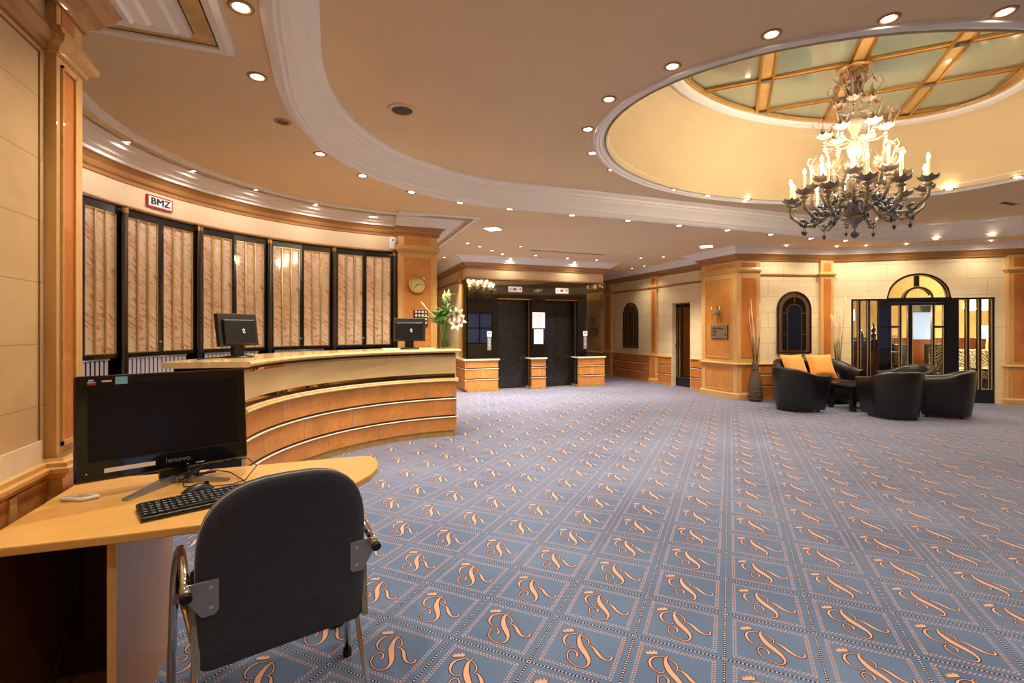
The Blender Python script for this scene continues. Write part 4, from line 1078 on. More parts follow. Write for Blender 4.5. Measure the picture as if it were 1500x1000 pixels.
# bar room behind the front
def bbox(nm, m, label, cat, *bx, kind=None, group=None):
    q = MB()
    for b in bx: q.box(*b)
    o = obj(nm, q, m, None, (B_[0],B_[1],0), bc); tag(o, label, cat, group, kind); return o
bbox('wall_bar_back', M['cream'], 'warm cream back wall of the bar', 'wall', (-1.2,6.5,4.6,4.7,0,2.9), kind='structure')
bbox('wall_bar_side', M['cream'], 'cream side wall of the bar', 'wall', (-1.3,-1.2,.2,4.7,0,2.9), (6.5,6.6,.2,4.7,0,2.9), kind='structure')
bbox('floor_bar', mat('dark bar floor','#6a5a44',.6), 'dark floor of the bar behind the glass', 'floor', (-1.2,6.5,.2,4.6,-.02,.004), kind='structure')
bbox('ceiling_bar', M['cream'], 'low cream ceiling of the bar', 'ceiling', (-1.2,6.5,.2,4.6,2.75,2.8), kind='structure')
bbox('trim_10', M['redwood'], 'red brown wood band along the back wall of the bar', 'wainscot', (-1.2,6.5,4.56,4.6,0,1.12), kind='structure')
bbox('window_5', M['sky_pane'], 'pale blue evening window at the back of the bar', 'window', (3.36,3.82,4.54,4.555,1.08,1.80), kind='structure')
bbox('trim_11', M['darkwood'], 'dark box above the blue bar window', 'blind box', (3.33,3.85,4.5,4.56,1.81,2.10), kind='structure')
t = thing('bar_counter', 'dark wood bar counter seen through the left panes', 'counter', (B_[0],B_[1],0), bc)
part('body', M['redwood'], t, (.3,1.42,1.3,1.85,.004,1.06)); part('top', M['darkwood'], t, (.24,1.47,1.24,1.9,1.06,1.10)); part('foot_rail', M['brass'], t, (.3,1.42,1.22,1.25,.2,.23))
for x, lab in ((.98,'slim dark bottle ornament on the bar counter, left one'),(1.20,'stacked dark ornament on the bar counter, right one')):
    p = bpt(x+.1, 1.55); t = thing('ornament', lab, 'ornament', (p[0],p[1],1.10))
    q = MB(); q.lathe([(0,0),(.07,0),(.075,.03),(.03,.06),(.055,.10),(.055,.15),(.025,.18),(.045,.22),(.045,.27),(.02,.30),(.03,.33),(.012,.36),(.0,.40)] if x > 1.1 else [(0,0),(.035,0),(.035,.14),(.012,.19),(.012,.25),(0,.25)], 14); obj('body', q, M['darkwood'], t)
p = bpt(2.0, 2.2)
t = thing('zebra_bench', 'zebra striped bench with a high back behind the right panes', 'bench', (B_[0],B_[1],0), bc)
part('seat', M['zebra'], t, (3.0,5.4,2.3,2.9,.25,.47), bevel=.03); part('backrest', M['zebra'], t, (3.0,5.4,2.9,3.05,.40,.88), bevel=.03); part('base', M['darkwood'], t, (3.05,5.35,2.35,3.0,.004,.25))
for k, (x,y,lab) in enumerate(((3.4,1.5,'low dark bar table behind the right glass panes'),(2.2,2.5,'dark bar table in front of the blue window'))):
    p = bpt(x,y); t = thing('bar_table', lab, 'table', (p[0],p[1],.004))
    q = MB(); q.cyl((0,0,0), .38, .50, .54, 24); obj('top', q, M['darkwood'], t); q = MB(); q.lathe([(0,0),(.2,0),(.2,.02),(.03,.05),(.03,.5)], 14); obj('pedestal', q, M['darkwood'], t)
for k, (x,y,a,lab) in enumerate(((2.75,3.3,.4,'black bar chair left of the blue window centre'),(3.55,3.75,-.3,'black bar chair right under the blue window'),(2.75,1.75,2.4,'zebra bar chair just behind the right door leaf'))):
    p = bpt(x,y); t = thing('bar_chair', lab, 'chair', (p[0],p[1],.004), bc+a)
    m = M['zebra'] if k == 2 else M['leather']
    part('seat', m, t, (-.24,.24,-.24,.24,.38,.47), bevel=.02); part('backrest', m, t, (-.24,.24,.20,.27,.47,.98), bevel=.02)
    for sx in (-.2,.2):
        for sy in (-.2,.2): part('leg', M['darkwood'], t, (sx-.02,sx+.02,sy-.02,sy+.02,0,.38))
p = bpt(1.85,1.5); t = thing('potted_plant', 'leafy green pot plant inside the bar door', 'plant', (p[0],p[1],.004))
q = MB(); q.lathe([(0,0),(.13,0),(.17,.30),(.15,.30),(.12,.02),(0,.02)], 18); obj('pot', q, M['darkwood'], t)
q = MB()
for i in range(60):
    a = rnd.uniform(0,2*PI); leaf(q, (rnd.uniform(-.05,.05),rnd.uniform(-.05,.05),rnd.uniform(.28,.62)), (math.cos(a),math.sin(a),rnd.uniform(.2,1.1)), rnd.uniform(.14,.24), .035, .5)
obj('leaves', q, M['leaf_dark'], t)
def lampshade(label, x, y, z, r0, r1, h, stand):
    p = bpt(x,y); t = thing('table_lamp' if stand else 'pendant_lamp', label, 'lamp', (p[0],p[1],z))
    q = MB(); q.lathe([(r0,0),(r1,h)], 24); obj('shade', q, M['shade'], t)
    q = MB()
    if stand: q.lathe([(0,-.45),(.09,-.45),(.09,-.43),(.02,-.40),(.035,-.2),(.015,-.02),(.01,h*.6),(0,h*.6)], 14)
    else: q.tube([(0,0,h*.5),(0,0,2.75-z)], .008, 6)
    obj('stand' if stand else 'cord', q, M['brass'], t)
    L = bpy.data.lights.new('bar lamp', 'POINT'); L.energy = 90; L.color = (1,.83,.55); L.shadow_soft_size = .12
    lo = bpy.data.objects.new('bar_lamp_light', L); C.objects.link(lo); lo.location = (p[0],p[1],z+h*.5)
lampshade('lit pendant shade high behind the second right pane', 3.68, 2.6, 1.82, .20, .16, .22, False)
lampshade('lit pendant shade high behind the last right pane', 4.02, 2.95, 1.80, .22, .17, .24, False)
lampshade('lit table lamp low behind the last right pane', 4.38, 3.45, 1.13, .20, .15, .30, True)
lampshade('lit table lamp on the bar behind the left panes', .85, 1.62, 1.55, .12, .11, .24, True)
t = thing('side_cabinet', 'dark side cabinet under the low bar lamp', 'cabinet', (bpt(4.38,3.45)[0],bpt(4.38,3.45)[1],.004), bc); part('body', M['redwood'], t, (-.3,.3,-.2,.2,0,.64)); part('top', M['darkwood'], t, (-.33,.33,-.23,.23,.64,.676))
part('wall_switch', M['darkplastic'], bpy.data.objects['wall_bar_back'], (4.16,4.28,4.585,4.6,1.22,1.32))

# ================================================================== CEILING FITTINGS
def spot(x, y, z, e, ang=115, col=(1,.86,.68), blend=.7, size=.04):
    L = bpy.data.lights.new('downlight', 'SPOT'); L.energy = e; L.color = col; L.spot_size = R(ang); L.spot_blend = blend; L.shadow_soft_size = size
    o = bpy.data.objects.new('downlight_beam', L); C.objects.link(o); o.location = (x,y,z)
    return o
def downlight(x, y, z, label, group, e, r=.055, lit=True, m=None, ang=115, blend=.7, col=(1,.86,.68)):
    t = thing('ceiling_downlight', label, 'downlight', (x,y,z), 0, group)
    q = MB(); q.lathe([(r*.66,.0),(r*.68,-.006),(r,-.008),(r*1.08,-.003),(r*1.08,.002)], 20); obj('trim_ring', q, M['ceil_ring'] if r > .04 else M['silver'], t)
    q = MB(); q.lathe([(0,-.0035),(r*.62,-.003),(r*.66,-.001)], 18); obj('lamp', q, (m or M['lamp_on']) if lit else M['lamp_off'], t)
    if lit and e: spot(x, y, z-.03, e, ang, col, blend)
E_OV, E_DM, E_LF, E_RC = 38, 32, 130, 5.5
for k, (x,y) in enumerate([(-.407,2.634),(-.425,3.325),(-.341,3.981),(-.092,4.593),(.295,5.097),(.85,5.511),(1.477,5.764),(2.156,5.851),(3.066,5.869),(3.962,5.874),(4.866,5.889),(5.8,5.90),(6.724,5.915),(7.659,5.932),(8.414,5.867),(9.093,5.613),(9.687,5.207),(10.181,4.684)]):
    if k == 2: downlight(x,y,CZ,'unlit round downlight beside the white oval moulding','unlit downlight',0,lit=False)
    elif k == 0: downlight(x,y,CZ,'large lit downlight at the top left corner outside the white oval moulding','oval ring downlights',E_OV)
    elif k == 1: downlight(x,y,CZ,'lit downlight second from the top left, before the unlit one','oval ring downlights',54)
    else: downlight(x,y,CZ,'lit round downlight in the row following the far edge of the white oval moulding','oval ring downlights',E_OV if k > 7 else 54)
for k, (x,y) in enumerate([(2.31,2.867),(2.148,3.459),(2.282,4.048),(2.64,4.58),(3.131,4.967),(3.735,5.268),(4.359,5.41),(5.016,5.475),(5.687,5.413),(2.656,2.331),(3.195,1.962),(3.776,1.677),(7.854,4.069),(8.018,3.442)]):
    x *= .947; y *= .947
    downlight(x,y,IZ,'lit round downlight in the ring around the elliptical dome','dome ring downlights',E_DM)
for k, (x,y) in enumerate([(2.301,8.438),(2.612,8.706),(2.962,9.054),(3.323,8.424),(4.022,9.345),(4.826,9.461),(5.56,9.464),(6.31,8.863),(6.666,8.561),(3.309,9.414),(2.283,10.284)]):
    downlight(x,y,CZ,'small lit downlight scattered in the low ceiling before the lifts','lift lobby downlights',E_LF,.045,m=M['lamp_small'],ang=96,blend=.9,col=(1,.90,.78))
for k, (x,y) in enumerate([(7.208,9.985),(7.189,10.476),(7.5,11.0)]):
    downlight(x,y,CZ,'small lit downlight in the ceiling along the corridor wall','corridor downlights',12,.04,m=M['lamp_small'])
for k, (x,y) in enumerate([(3.639,9.80),(5.189,9.80)]):
    downlight(x,y,CZ-.012,'small spotlight washing the lift cornice','lift cornice spotlights',9,.03,m=M['lamp_small'],ang=168)
for k, (x,y) in enumerate([(-1.75,4.2),(-1.566,4.822),(-1.249,5.473),(-.779,5.988),(-.176,6.42),(.526,6.687)]):
    downlight(x,y,CZ-.012,'small spotlight set in the gold band over the reception shutters','reception cornice spotlights',E_RC,.03,m=M['lamp_small'],ang=172,blend=.35,col=(1,.93,.90))
for k, u in enumerate((.42,1.05,2.3)):
    p = bpt(u,-.42); downlight(p[0],p[1],CZ-.014,'small spotlight washing the cornice above the bar front','bar cornice spotlights',12,.03,m=M['lamp_small'],ang=168)
for k, u in enumerate((.7,1.7)):
    p = wpt(A_,ab,u,-.42); downlight(p[0],p[1],CZ-.014,'small spotlight washing the lounge wall','lounge spotlights',12,.03,m=M['lamp_small'],ang=168)
for x,y,lab in ((2.322,7.048,'bright square ceiling lamp near the clock pilaster'),(6.538,7.159,'bright square ceiling lamp near the sconce pillar')):
    t = thing('square_ceiling_lamp', lab, 'ceiling lamp', (x,y,CZ), R(45))
    part('frame', M['white'], t, (-.12,.12,-.12,.12,-.014,.002)); part('diffuser', M['lamp_square'], t, (-.10,.10,-.10,.10,-.018,-.013)); spot(x,y,CZ-.04,22,140)
t = thing('ceiling_speaker', 'round dark ceiling speaker in the peach oval', 'speaker', (.545,4.03,IZ))
q = MB(); q.lathe([(.085,-.004),(.088,-.012),(.115,-.012),(.125,-.003),(.125,.002)], 28); obj('ring', q, M['peach'], t)
q = MB(); q.lathe([(0,-.005),(.086,-.005)], 28); obj('grille', q, M['grille'], t)
t = thing('slot_vent', 'long thin dark air slot in the ceiling before the lifts', 'vent', (4.49,8.745,CZ), R(1))
part('slot', M['vent'], t, (-.82,.82,-.02,.02,-.004,.002)); part('edge', M['vent_trim'], t, (-.84,.84,-.034,-.02,-.006,.002), (-.84,.84,.02,.034,-.006,.002))
t = thing('slot_vent', 'short dark air slot in the oval ceiling at the far right', 'vent', (9.09,3.99,IZ), R(0))
part('slot', M['vent'], t, (-.16,.16,-.03,.03,-.004,.002)); part('edge', M['vent_trim'], t, (-.18,.18,-.045,-.03,-.006,.002), (-.18,.18,.03,.045,-.006,.002))

for x,y in ((-.5,1.6),(-.45,.3),(.4,-.9),(1.6,-.4),(3.2,-.6),(5.2,-.6),(7.4,-.5),(9.4,.2),(10.4,2.2),(10.6,3.6),(6.0,2.2),(2.0,-2.4),(6,-2.4)):  # unseen downlights added out of view to fill the lobby with light
    downlight(x,y,CZ,'unseen fill downlight added out of view around the camera','unseen fill downlights',24 if x < 0 else 40)
# ================================================================== CHANDELIER
CX, CY = DC
ch = thing('chandelier', 'large blown glass chandelier with many lit candle lamps under the dome', 'chandelier', (CX,CY,0))
q = MB(); q.lathe([(0,2.66),(.045,2.67),(.045,2.72),(.07,2.78),(.09,2.84),(.06,2.90),(.035,2.96),(.03,3.05),(.055,3.10),(.07,3.16),(.04,3.22),(.028,3.30),(.05,3.36),(.09,3.42),(.05,3.46),(.03,3.55),(.045,3.62),(.06,3.68),(.03,3.74),(.02,3.85),(.03,3.9),(.05,ZG-.02),(0,ZG-.01)], 20); obj('stem', q, M['murano_pale'], ch)
q = MB(); q.lathe([(0,2.36),(.02,2.365),(.035,2.40),(.08,2.43),(.12,2.46),(.07,2.475),(.10,2.50),(.15,2.55),(.18,2.60),(.13,2.64),(.06,2.66),(.045,2.68)], 20); q.lathe([(.006,2.36),(.01,2.33),(.004,2.33)], 8)
obj('lower_bowl', q, M['murano'], ch)
q = MB()
for i in range(18):
    a = i*2.4; z = 2.275+.05*(i/18); r_ = .028*math.sin(PI*(i+1.5)/20); q.ball((r_*math.cos(a), r_*math.sin(a), z), .013, 7)
obj('grape_finial', q, M['murano_dark'], ch)
def bez(p0,p1,p2,p3,n=12):
    o = []
    for i in range(n+1):
        t_ = i/n; u = 1-t_; o.append(Vector(p0)*u**3+Vector(p1)*3*u*u*t_+Vector(p2)*3*u*t_*t_+Vector(p3)*t_**3)
    return o
def torus(q, c, ax, r0, r1, n=12):
    ax = Vector(ax).normalized(); u = ax.orthogonal().normalized(); v = ax.cross(u)
    q.tube([Vector(c)+(u*math.cos(2*PI*i/n)+v*math.sin(2*PI*i/n))*r0 for i in range(n)], r1, 6, closed=True)
def scallop(q, c, r_, z0, h, n=24):
    vs = []; fs = []
    for k, (f, zz) in enumerate(((.12,0),(.45,.25),(.8,.6),(1.0,1.0))):
        for j in range(n):
            a = 2*PI*j/n; w_ = 1+ (.10*math.cos(a*8) if k > 1 else 0); vs.append((c[0]+r_*f*w_*math.cos(a), c[1]+r_*f*w_*math.sin(a), z0+h*zz*(1+(.25*math.cos(a*8) if k == 3 else 0))))
    for i in range(3):
        for j in range(n): fs.append((i*n+j, i*n+(j+1)%n, (i+1)*n+(j+1)%n, (i+1)*n+j))
    q.add(vs, fs, True)
tips = []
def arm(a, r_, z0, zc, dip, big):
    d = Vector((math.cos(a), math.sin(a), 0)); P = lambda r, z: d*r+Vector((0,0,z))
    pts = bez(P(.06,z0), P(r_*.35,z0+.10), P(r_*.55,dip-.16), P(r_*.86,dip), 10)[:-1]+bez(P(r_*.86,dip), P(r_*1.0,dip+.06), P(r_*1.02,zc-.14), P(r_,zc), 6)
    q = MB(); q.tube(pts, [.016+.005*math.sin(i*2.6) for i in range(len(pts))], 7)
    o = obj('arm', q, M['murano'], ch)
    for c_, ax_, r0_, r1_ in ((P(r_*.62,dip+.01), d.cross(Vector((0,0,1))), .024, .014), (P(r_*.80,dip-.005), d.cross(Vector((0,0,1))), .028, .016), (P(r_*.45,dip+.07), d, .024, .013)):
        q = MB(); torus(q, c_, ax_, r0_, r1_); obj('blue_ring', q, M['murano_dark'], o)
    q = MB(); c = P(r_,zc); scallop(q, c, .082, zc-.004, .05); q.lathe([(.0,-.05),(.016,-.045),(.042,-.02),(.016,0),(.024,.01)], 12, tuple(c)); obj('drip_cup', q, M['murano'], o)
    q = MB(); q.cyl((c.x,c.y,0), .0125, zc+.01, zc+.20, 10); obj('candle', q, M['candle_wax'], o)
    q = MB(); q.lathe([(.004,0),(.013,.015),(.014,.03),(.007,.052),(0,.065)], 10, (c.x,c.y,zc+.20)); obj('bulb', q, M['flame'], o)
    q = MB(); c2 = P(r_*.80, dip-.06)
    q.tube([c2+Vector((0,0,.03)), c2-Vector((0,0,.05))], .003, 5); q.lathe([(.002,0),(.026,-.008),(.010,-.016),(.018,-.024),(.006,-.04),(0,-.05)], 10, tuple(c2-Vector((0,0,.03)))); obj('drop', q, M['murano_dark'], o)
    tips.append((CX+c.x, CY+c.y, zc+.235))
for i in range(12): arm(2*PI*i/12+R(14), .58-.025*(i % 3), 2.60, 2.66+.025*(i % 2), 2.46+.03*(i % 2), True)
for i in range(8): arm(2*PI*i/8+R(33), .37, 2.70, 2.81, 2.60, False)
# glass flowers, leaves and curls rising between the arms
def flower(q, c, r_, ax):
    lily(q, c, ax, r_)
def curl(q, c, d, h):
    c = Vector(c); d = Vector(d); q.tube([c, c+d*.04+Vector((0,0,h*.35)), c+d*.09+Vector((0,0,h*.75)), c+d*.07+Vector((0,0,h)), c+d*.03+Vector((0,0,h*.9))], [.006,.006,.005,.004,.003], 5)
def tier(n, r_, z, h, off, cup):
    for i in range(n):
        a = 2*PI*i/n+off; d = Vector((math.cos(a), math.sin(a), 0)); c = d*r_+Vector((0,0,z))
        q = MB(); q.tube(bez(d*.03+Vector((0,0,z-.06)), d*r_*.5+Vector((0,0,z-.10)), d*r_+Vector((0,0,z-.08)), c, 6), .008, 6)
        scallop(q, c, cup, z, cup*.55); o = obj('glass_cup', q, M['murano_pale'], ch)
        q = MB()
        for k in range(5):
            b = a+2*PI*k/5; e = Vector((math.cos(b), math.sin(b), 0)); leaf(q, tuple(c+e*.02), (e.x*.45, e.y*.45, 1), h*rnd.uniform(.6,1), .014, .1)
        obj('glass_leaves', q, M['murano'], o)
        q = MB(); flower(q, c+Vector((d.x*.03,d.y*.03,h*.8)), .045, (d.x,d.y,.6)); obj('glass_flower', q, M['rose'], o)
        q = MB(); curl(q, c+d*.02, d, h*.9); obj('glass_curl', q, M['murano_pale'], o)
        q = MB(); q.tube([c, c-Vector((0,0,.10))], .007, 6)
        for k in range(3): torus(q, c-Vector((0,0,.03+.03*k)), (0,0,1), .013, .006, 10)
        q.lathe([(.002,0),(.022,-.01),(.012,-.02),(0,-.035)], 10, tuple(c-Vector((0,0,.10)))); obj('bead_drop', q, M['murano_pale'], o)
tier(6, .25, 3.30, .24, R(10), .075); tier(4, .12, 3.60, .26, R(30), .06); tier(8, .30, 2.92, .22, R(0), .05); tier(5, .07, 3.80, .16, R(50), .035); tier(9, .20, 2.76, .20, R(20), .045)
q = MB(); q.lathe([(0,ZG),(.16,ZG),(.15,ZG-.02),(.05,ZG-.035),(0,ZG-.04)], 20); obj('ceiling_rose', q, M['goldbar'], ch)
for x,y,z in tips:
    L = bpy.data.lights.new('candle', 'POINT'); L.energy = 2.3; L.color = (1,.84,.60); L.shadow_soft_size = .03
    o = bpy.data.objects.new('candle_light', L); C.objects.link(o); o.location = (x,y,z+.06)
# ================================================================== LOUNGE FURNITURE
def tub_shell(hw, dp, zt, za, taper=.80, th=.10, zb=.04, n=40, flat=0):
    """horseshoe shell open towards +x; hw half width, dp depth; zt back height, za arm height"""
    q = MB(); r = hw; cx = -dp/2+r
    if flat: pass
    path = []
    L1 = dp-r
    # arm (front, -y) -> round the back -> arm (front, +y)
    pts = []
    rr_ = min(hw, dp*.62); 
    pts.append((dp/2, -hw, 0.0))
    m = 8
    for i in range(1, m): pts.append((dp/2-(dp-rr_)*i/m, -hw, i/m*.3))
    for i in range(13):
        a = PI/2*i/12; pts.append((-dp/2+rr_-rr_*math.sin(a), -hw+rr_-rr_*math.cos(a), .3+.7*math.sin(a)))
    half = pts[:]; 
    full = half + [(x,-y,f) for x,y,f in reversed(half)][(1 if abs(half[-1][1]) < 1e-6 else 0):]
    rows = []
    k = len(full)
    def nrm(i):
        a = Vector(full[max(i-1,0)][:2]); c = Vector(full[min(i+1,k-1)][:2]); t = (c-a).normalized(); return Vector((t.y,-t.x))
    for i, (x,y,f) in enumerate(full):
        top = za+(zt-za)*(3*f*f-2*f**3); nn = nrm(i)          # outward
        if (Vector((x,y))-Vector((.1,0))).dot(nn) < 0: nn = -nn
        P = lambda off, z, s: (x*s - nn.x*off, y*s - nn.y*off, z)
        sT, sB = 1.0, taper
        prof = [P(0,zb,sB), P(0,zb+(top-zb)*.33,sB+(sT-sB)*.45), P(0,zb+(top-zb)*.66,sB+(sT-sB)*.78), P(0,top-.03,sT), P(.012,top-.008,sT), P(th*.35,top,sT), P(th*.7,top-.006,sT), P(th,top-.03,sT), P(th,top-.14,sT*.985), P(th+.01,.34,sB+(sT-sB)*.6), P(th+.01,zb,sB)]
        rows.append(prof)
    p = len(rows[0]); vs = [v for r_ in rows for v in r_]; fs = []
    for i in range(k-1):
        for j in range(p-1):
            fs.append((i*p+j, (i+1)*p+j, (i+1)*p+j+1, i*p+j+1))
    q.add(vs, fs, True)
    for i in (0, k-1):
        q.f.append([i*p+j for j in range(p)]); q.m.append(0); q.s.append(False)
    return q, full
def tub_chair(label, x, y, face):
    t = thing('tub_chair', label, 'armchair', (x,y,0), R(face), 'black tub chairs round the low table')
    q, full = tub_shell(.365, .70, .725, .60, taper=.82); obj('shell', q, M['leather'], t)
    q = MB(); q.prism([(.29,-.20),(.31,-.17),(.31,.17),(.29,.20),(-.05,.21),(-.17,.13),(-.17,-.13),(-.05,-.21)], .20, .42); obj('seat', q, M['leather_in'], t, bevel=.03)
    q = MB(); q.box(-.18,.26,-.19,.19,.05,.20); obj('base', q, M['leather'], t)
    for sx,sy in ((.23,.22),(.23,-.22),(-.17,.18),(-.17,-.18)):
        q = MB(); q.cyl((sx,sy,0), .022, 0, .05, 10); obj('foot', q, M['darkwood'], t)
    return t
c1 = tub_chair('black leather tub chair on the left, seen from the side in front of the sofa', 7.26, 5.90, -6)
dup(c1, (8.04,4.86,0), R(64), 'black leather tub chair in front, its rounded back to the camera')
dup(c1, (8.93,4.66,0), R(118), 'black leather tub chair at the right, turned with its back towards the bar')
dup(c1, (9.50,5.50,0), R(166), 'black leather tub chair at the back, only its rim showing before the bar doors')
# sofa
p = wpt(A_, ab, 1.20, -.46)
sf = thing('tub_sofa', 'two seat black leather tub sofa under the arched window', 'sofa', (p[0],p[1],0), ab-PI/2)
q, full = tub_shell(.76, .66, .80, .62, taper=.96, th=.13); obj('shell', q, M['leather'], sf)
q = MB(); q.box(-.20,.33,-.61,-.005,.20,.43); obj('seat_cushion', q, M['leather_in'], sf, bevel=.035)
q = MB(); q.box(-.20,.33,.005,.61,.20,.43); obj('seat_cushion', q, M['leather_in'], sf, bevel=.035)
q = MB(); q.box(-.18,.29,-.60,.60,.06,.20); obj('base', q, M['leather'], sf)
for sx,sy in ((.26,.58),(.26,-.58),(-.18,.5),(-.18,-.5)):
    q = MB(); q.cyl((sx,sy,0), .024, 0, .06, 10); obj('foot', q, M['darkwood'], sf)
def cushion(label, x, y, z, rz, lean):
    q = MB(); n = 10; s_ = .23; vs = []; fs = []
    for side in (1,-1):
        for i in range(n+1):
            for j in range(n+1):
                u, v = i/n*2-1, j/n*2-1; b = (1-u**4)*(1-v**4); pin = 1-.06*(abs(u*v))**2*0
                e = 1+.05*(abs(u*v))**3-.04*(1-abs(u*v))
                vs.append((side*.085*b**.6, u*s_*e, v*s_*e))
    w_ = n+1
    for sd in range(2):
        o = sd*w_*w_
        for i in range(n):
            for j in range(n):
                f = (o+i*w_+j, o+(i+1)*w_+j, o+(i+1)*w_+j+1, o+i*w_+j+1); fs.append(f if sd == 0 else f[::-1])
    q.M = Matrix.Rotation(-lean,4,'Y'); q.add(vs, fs, True)
    t = obj('throw_cushion', q, M['orange'], None, (x,y,z), rz); tag(t, label, 'cushion', 'orange sofa cushions'); return t
pa = wpt(A_, ab, .87, -.41); cushion('orange cushion on the left half of the black sofa', pa[0], pa[1], .66, ab-PI/2+.15, R(24))
pa = wpt(A_, ab, 1.36, -.45); cushion('orange cushion in the middle of the black sofa, right of the other', pa[0], pa[1], .665, ab-PI/2-.1, R(26))
# low table
t = thing('coffee_table', 'low dark square legged coffee table between the tub chairs and sofa', 'table', (8.45,5.60,0), R(-13))
q = MB(); q.box(-.44,.44,-.27,.27,.40,.435); obj('top', q, M['tabletop'], t, bevel=.004)
q = MB(); q.box(-.42,.42,-.25,.25,.34,.40); obj('apron', q, M['darkwood'], t)
for sx in (-1,1):
    for sy in (-1,1): part('leg', M['darkwood'], t, (sx*.40-.035,sx*.40+.035,sy*.23-.035,sy*.23+.035,0,.34))
# floor vases with pale twigs
def floor_vase(label, tlabel, x, y, seed, h):
    t = thing('floor_vase', label, 'vase', (x,y,0))
    q = MB(); q.lathe([(0,0),(.10,0),(.115,.04),(.125,.18),(.115,.34),(.085,.48),(.06,.58),(.055,.66),(.06,.74),(.05,.745),(.045,.66),(.05,.5),(0,.45)], 22); obj('body', q, M['weave'], t)
    q = MB()
    for i in range(9): torus(q, (0,0,.05+.07*i), (0,0,1), (.118,.124,.124,.118,.108,.095,.078,.066,.06)[i], .008, 18)
    obj('woven_ribs', q, M['weave'], t)
    r_ = random.Random(seed)
    for i in range(7):
        a = 2*PI*i/7+r_.uniform(-.3,.3); L = h*r_.uniform(.8,1.0); sp = r_.uniform(.04,.14); pts = []; px = py = 0
        for k in range(12):
            f = k/11; w_ = .018*math.sin(f*11+i); pts.append((math.cos(a)*(.022+sp*f**1.2)+math.sin(a)*w_*f, math.sin(a)*(.022+sp*f**1.2)-math.cos(a)*w_*f, .48+(L-.48)*f))
        tw = thing('twig', tlabel, 'twig', (x,y,0), 0, tlabel.replace('pale crooked twig','twigs'))
        q = MB(); q.tube(pts[5:], [.0095-.0008*k for k in range(7)], 5); obj('upper_twig', q, M['twig'], tw)
        q = MB(); q.tube(pts[:6], .0075, 5); obj('lower_twig', q, M['twig_dark'], tw)
p = wpt(A_, ab, .22, -.22)
floor_vase('tall slim woven floor vase against the sconce pillar', 'pale crooked twig in the floor vase by the sconce pillar', p[0], p[1], 5, 1.95)
p = wpt(A_, ab, LAB-.13, -.32)
floor_vase('woven floor vase half hidden behind the sofa arm by the bar', 'pale crooked twig in the vase behind the sofa arm', p[0], p[1], 9, 2.0)

# ================================================================== DESK
DZ = .73
dk = thing('corner_desk', 'beech corner desk with a rounded right end against the left wall', 'desk', (0,0,0))
front = [(-.96,1.795),(-.60,1.782),(-.40,1.785),(-.30,1.80),(-.18,1.845),(-.08,1.90),(.02,1.975),(.10,2.06),(.16,2.15),(.195,2.24),(.205,2.33),(.20,2.41),(.18,2.46)]
outl = front + [(.14,2.478),(-.96,2.478)]
q = MB(); q.prism(outl, DZ-.028, DZ); obj('desk_top', q, M['beech'], dk, bevel=.005)
part('side_panel', M['beech_v'], dk, (-.656,-.634,1.862,2.44,0,DZ-.028)); part('panel_edge', M['beech'], dk, (-.6565,-.6335,1.858,1.863,0,DZ-.028))
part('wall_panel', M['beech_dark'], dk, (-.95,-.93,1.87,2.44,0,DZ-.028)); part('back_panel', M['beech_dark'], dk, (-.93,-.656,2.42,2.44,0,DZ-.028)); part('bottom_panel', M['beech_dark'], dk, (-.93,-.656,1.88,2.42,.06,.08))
q = MB(); q.cyl((0.02,2.36,0), .03, 0, DZ-.028, 18); obj('round_leg', q, M['steel'], dk); q = MB(); q.cyl((.02,2.36,0), .036, 0, .05, 18); obj('leg_foot', q, M['rubber'], dk)
part('cable_clip', M['silver'], dk, (-.672,-.656,1.90,1.915,.535,.575)); part('cable_clip', M['silver'], dk, (-.86,-.82,1.84,1.86,DZ-.04,DZ-.028))
q = MB(); q.tube([(-.80,2.0,.70),(-.80,2.05,.55),(-.83,2.08,.38),(-.86,2.05,.22),(-.88,2.0,.14),(-.87,1.96,.09)], .004, 6); tag(obj('power_cable', q, M['rubber']), 'thin black cable hanging inside the dark desk recess', 'cable')

# all in one computer
mx, my = -.6125, 2.3065; ma = R(23.2)
pc = thing('all_in_one_computer', 'black all-in-one computer with a wide dark screen on the desk', 'computer', (mx,my,DZ), ma)
TL = R(-7); W2 = .285
def pcb(nm, m, *bx, bevel=0):
    q = MB(); q.at(0,0,.055,0,TL)
    for b in bx: q.box(*b)
    return obj(nm, q, m, pc, bevel=bevel)
pcb('housing', M['blackgloss'], (-W2,W2,-.014,.022,.0,.392), bevel=.008)
pcb('rear_cover', M['black'], (-W2*.82,W2*.82,.02,.05,.03,.33), bevel=.012)
pcb('screen', M['screen'], (-.246,.252,-.0155,-.013,.072,.352)); 
pcb('chin_edge', M['darkplastic'], (-.246,.262,-.0158,-.013,.067,.070))
pcb('white_strip', M['whiteplastic'], (-.20,-.045,-.0165,-.013,.028,.044))
pcb('label_sticker', M['paper'], (-.205,-.176,-.0162,-.013,.366,.372)); pcb('label_sticker', M['bluelabel'], (-.165,-.128,-.0162,-.013,.355,.383)); pcb('label_sticker', M['red'], (-.246,-.222,-.0162,-.013,.356,.362)); pcb('label_sticker', M['paper'], (-.246,-.222,-.0162,-.013,.364,.368),(-.243,-.228,-.0162,-.013,.371,.377))
pcb('blue_sticker', M['bluecard'], (-.2852,-.283,-.010,.016,.03,.12)); pcb('indicator_light', M['whiteplastic'], (-.252,-.248,-.016,-.013,.03,.034),(.09,.12,-.016,-.013,.012,.015),(.06,.064,-.016,-.013,.012,.015))
o = text('lenovo', .027, M['silver'], pc, -.02, -.0148, .090, depth=.0006, sx=1.15); o.rotation_euler = (PI/2+TL, 0, 0); o.location = (.03,-.0155,.055+.04)
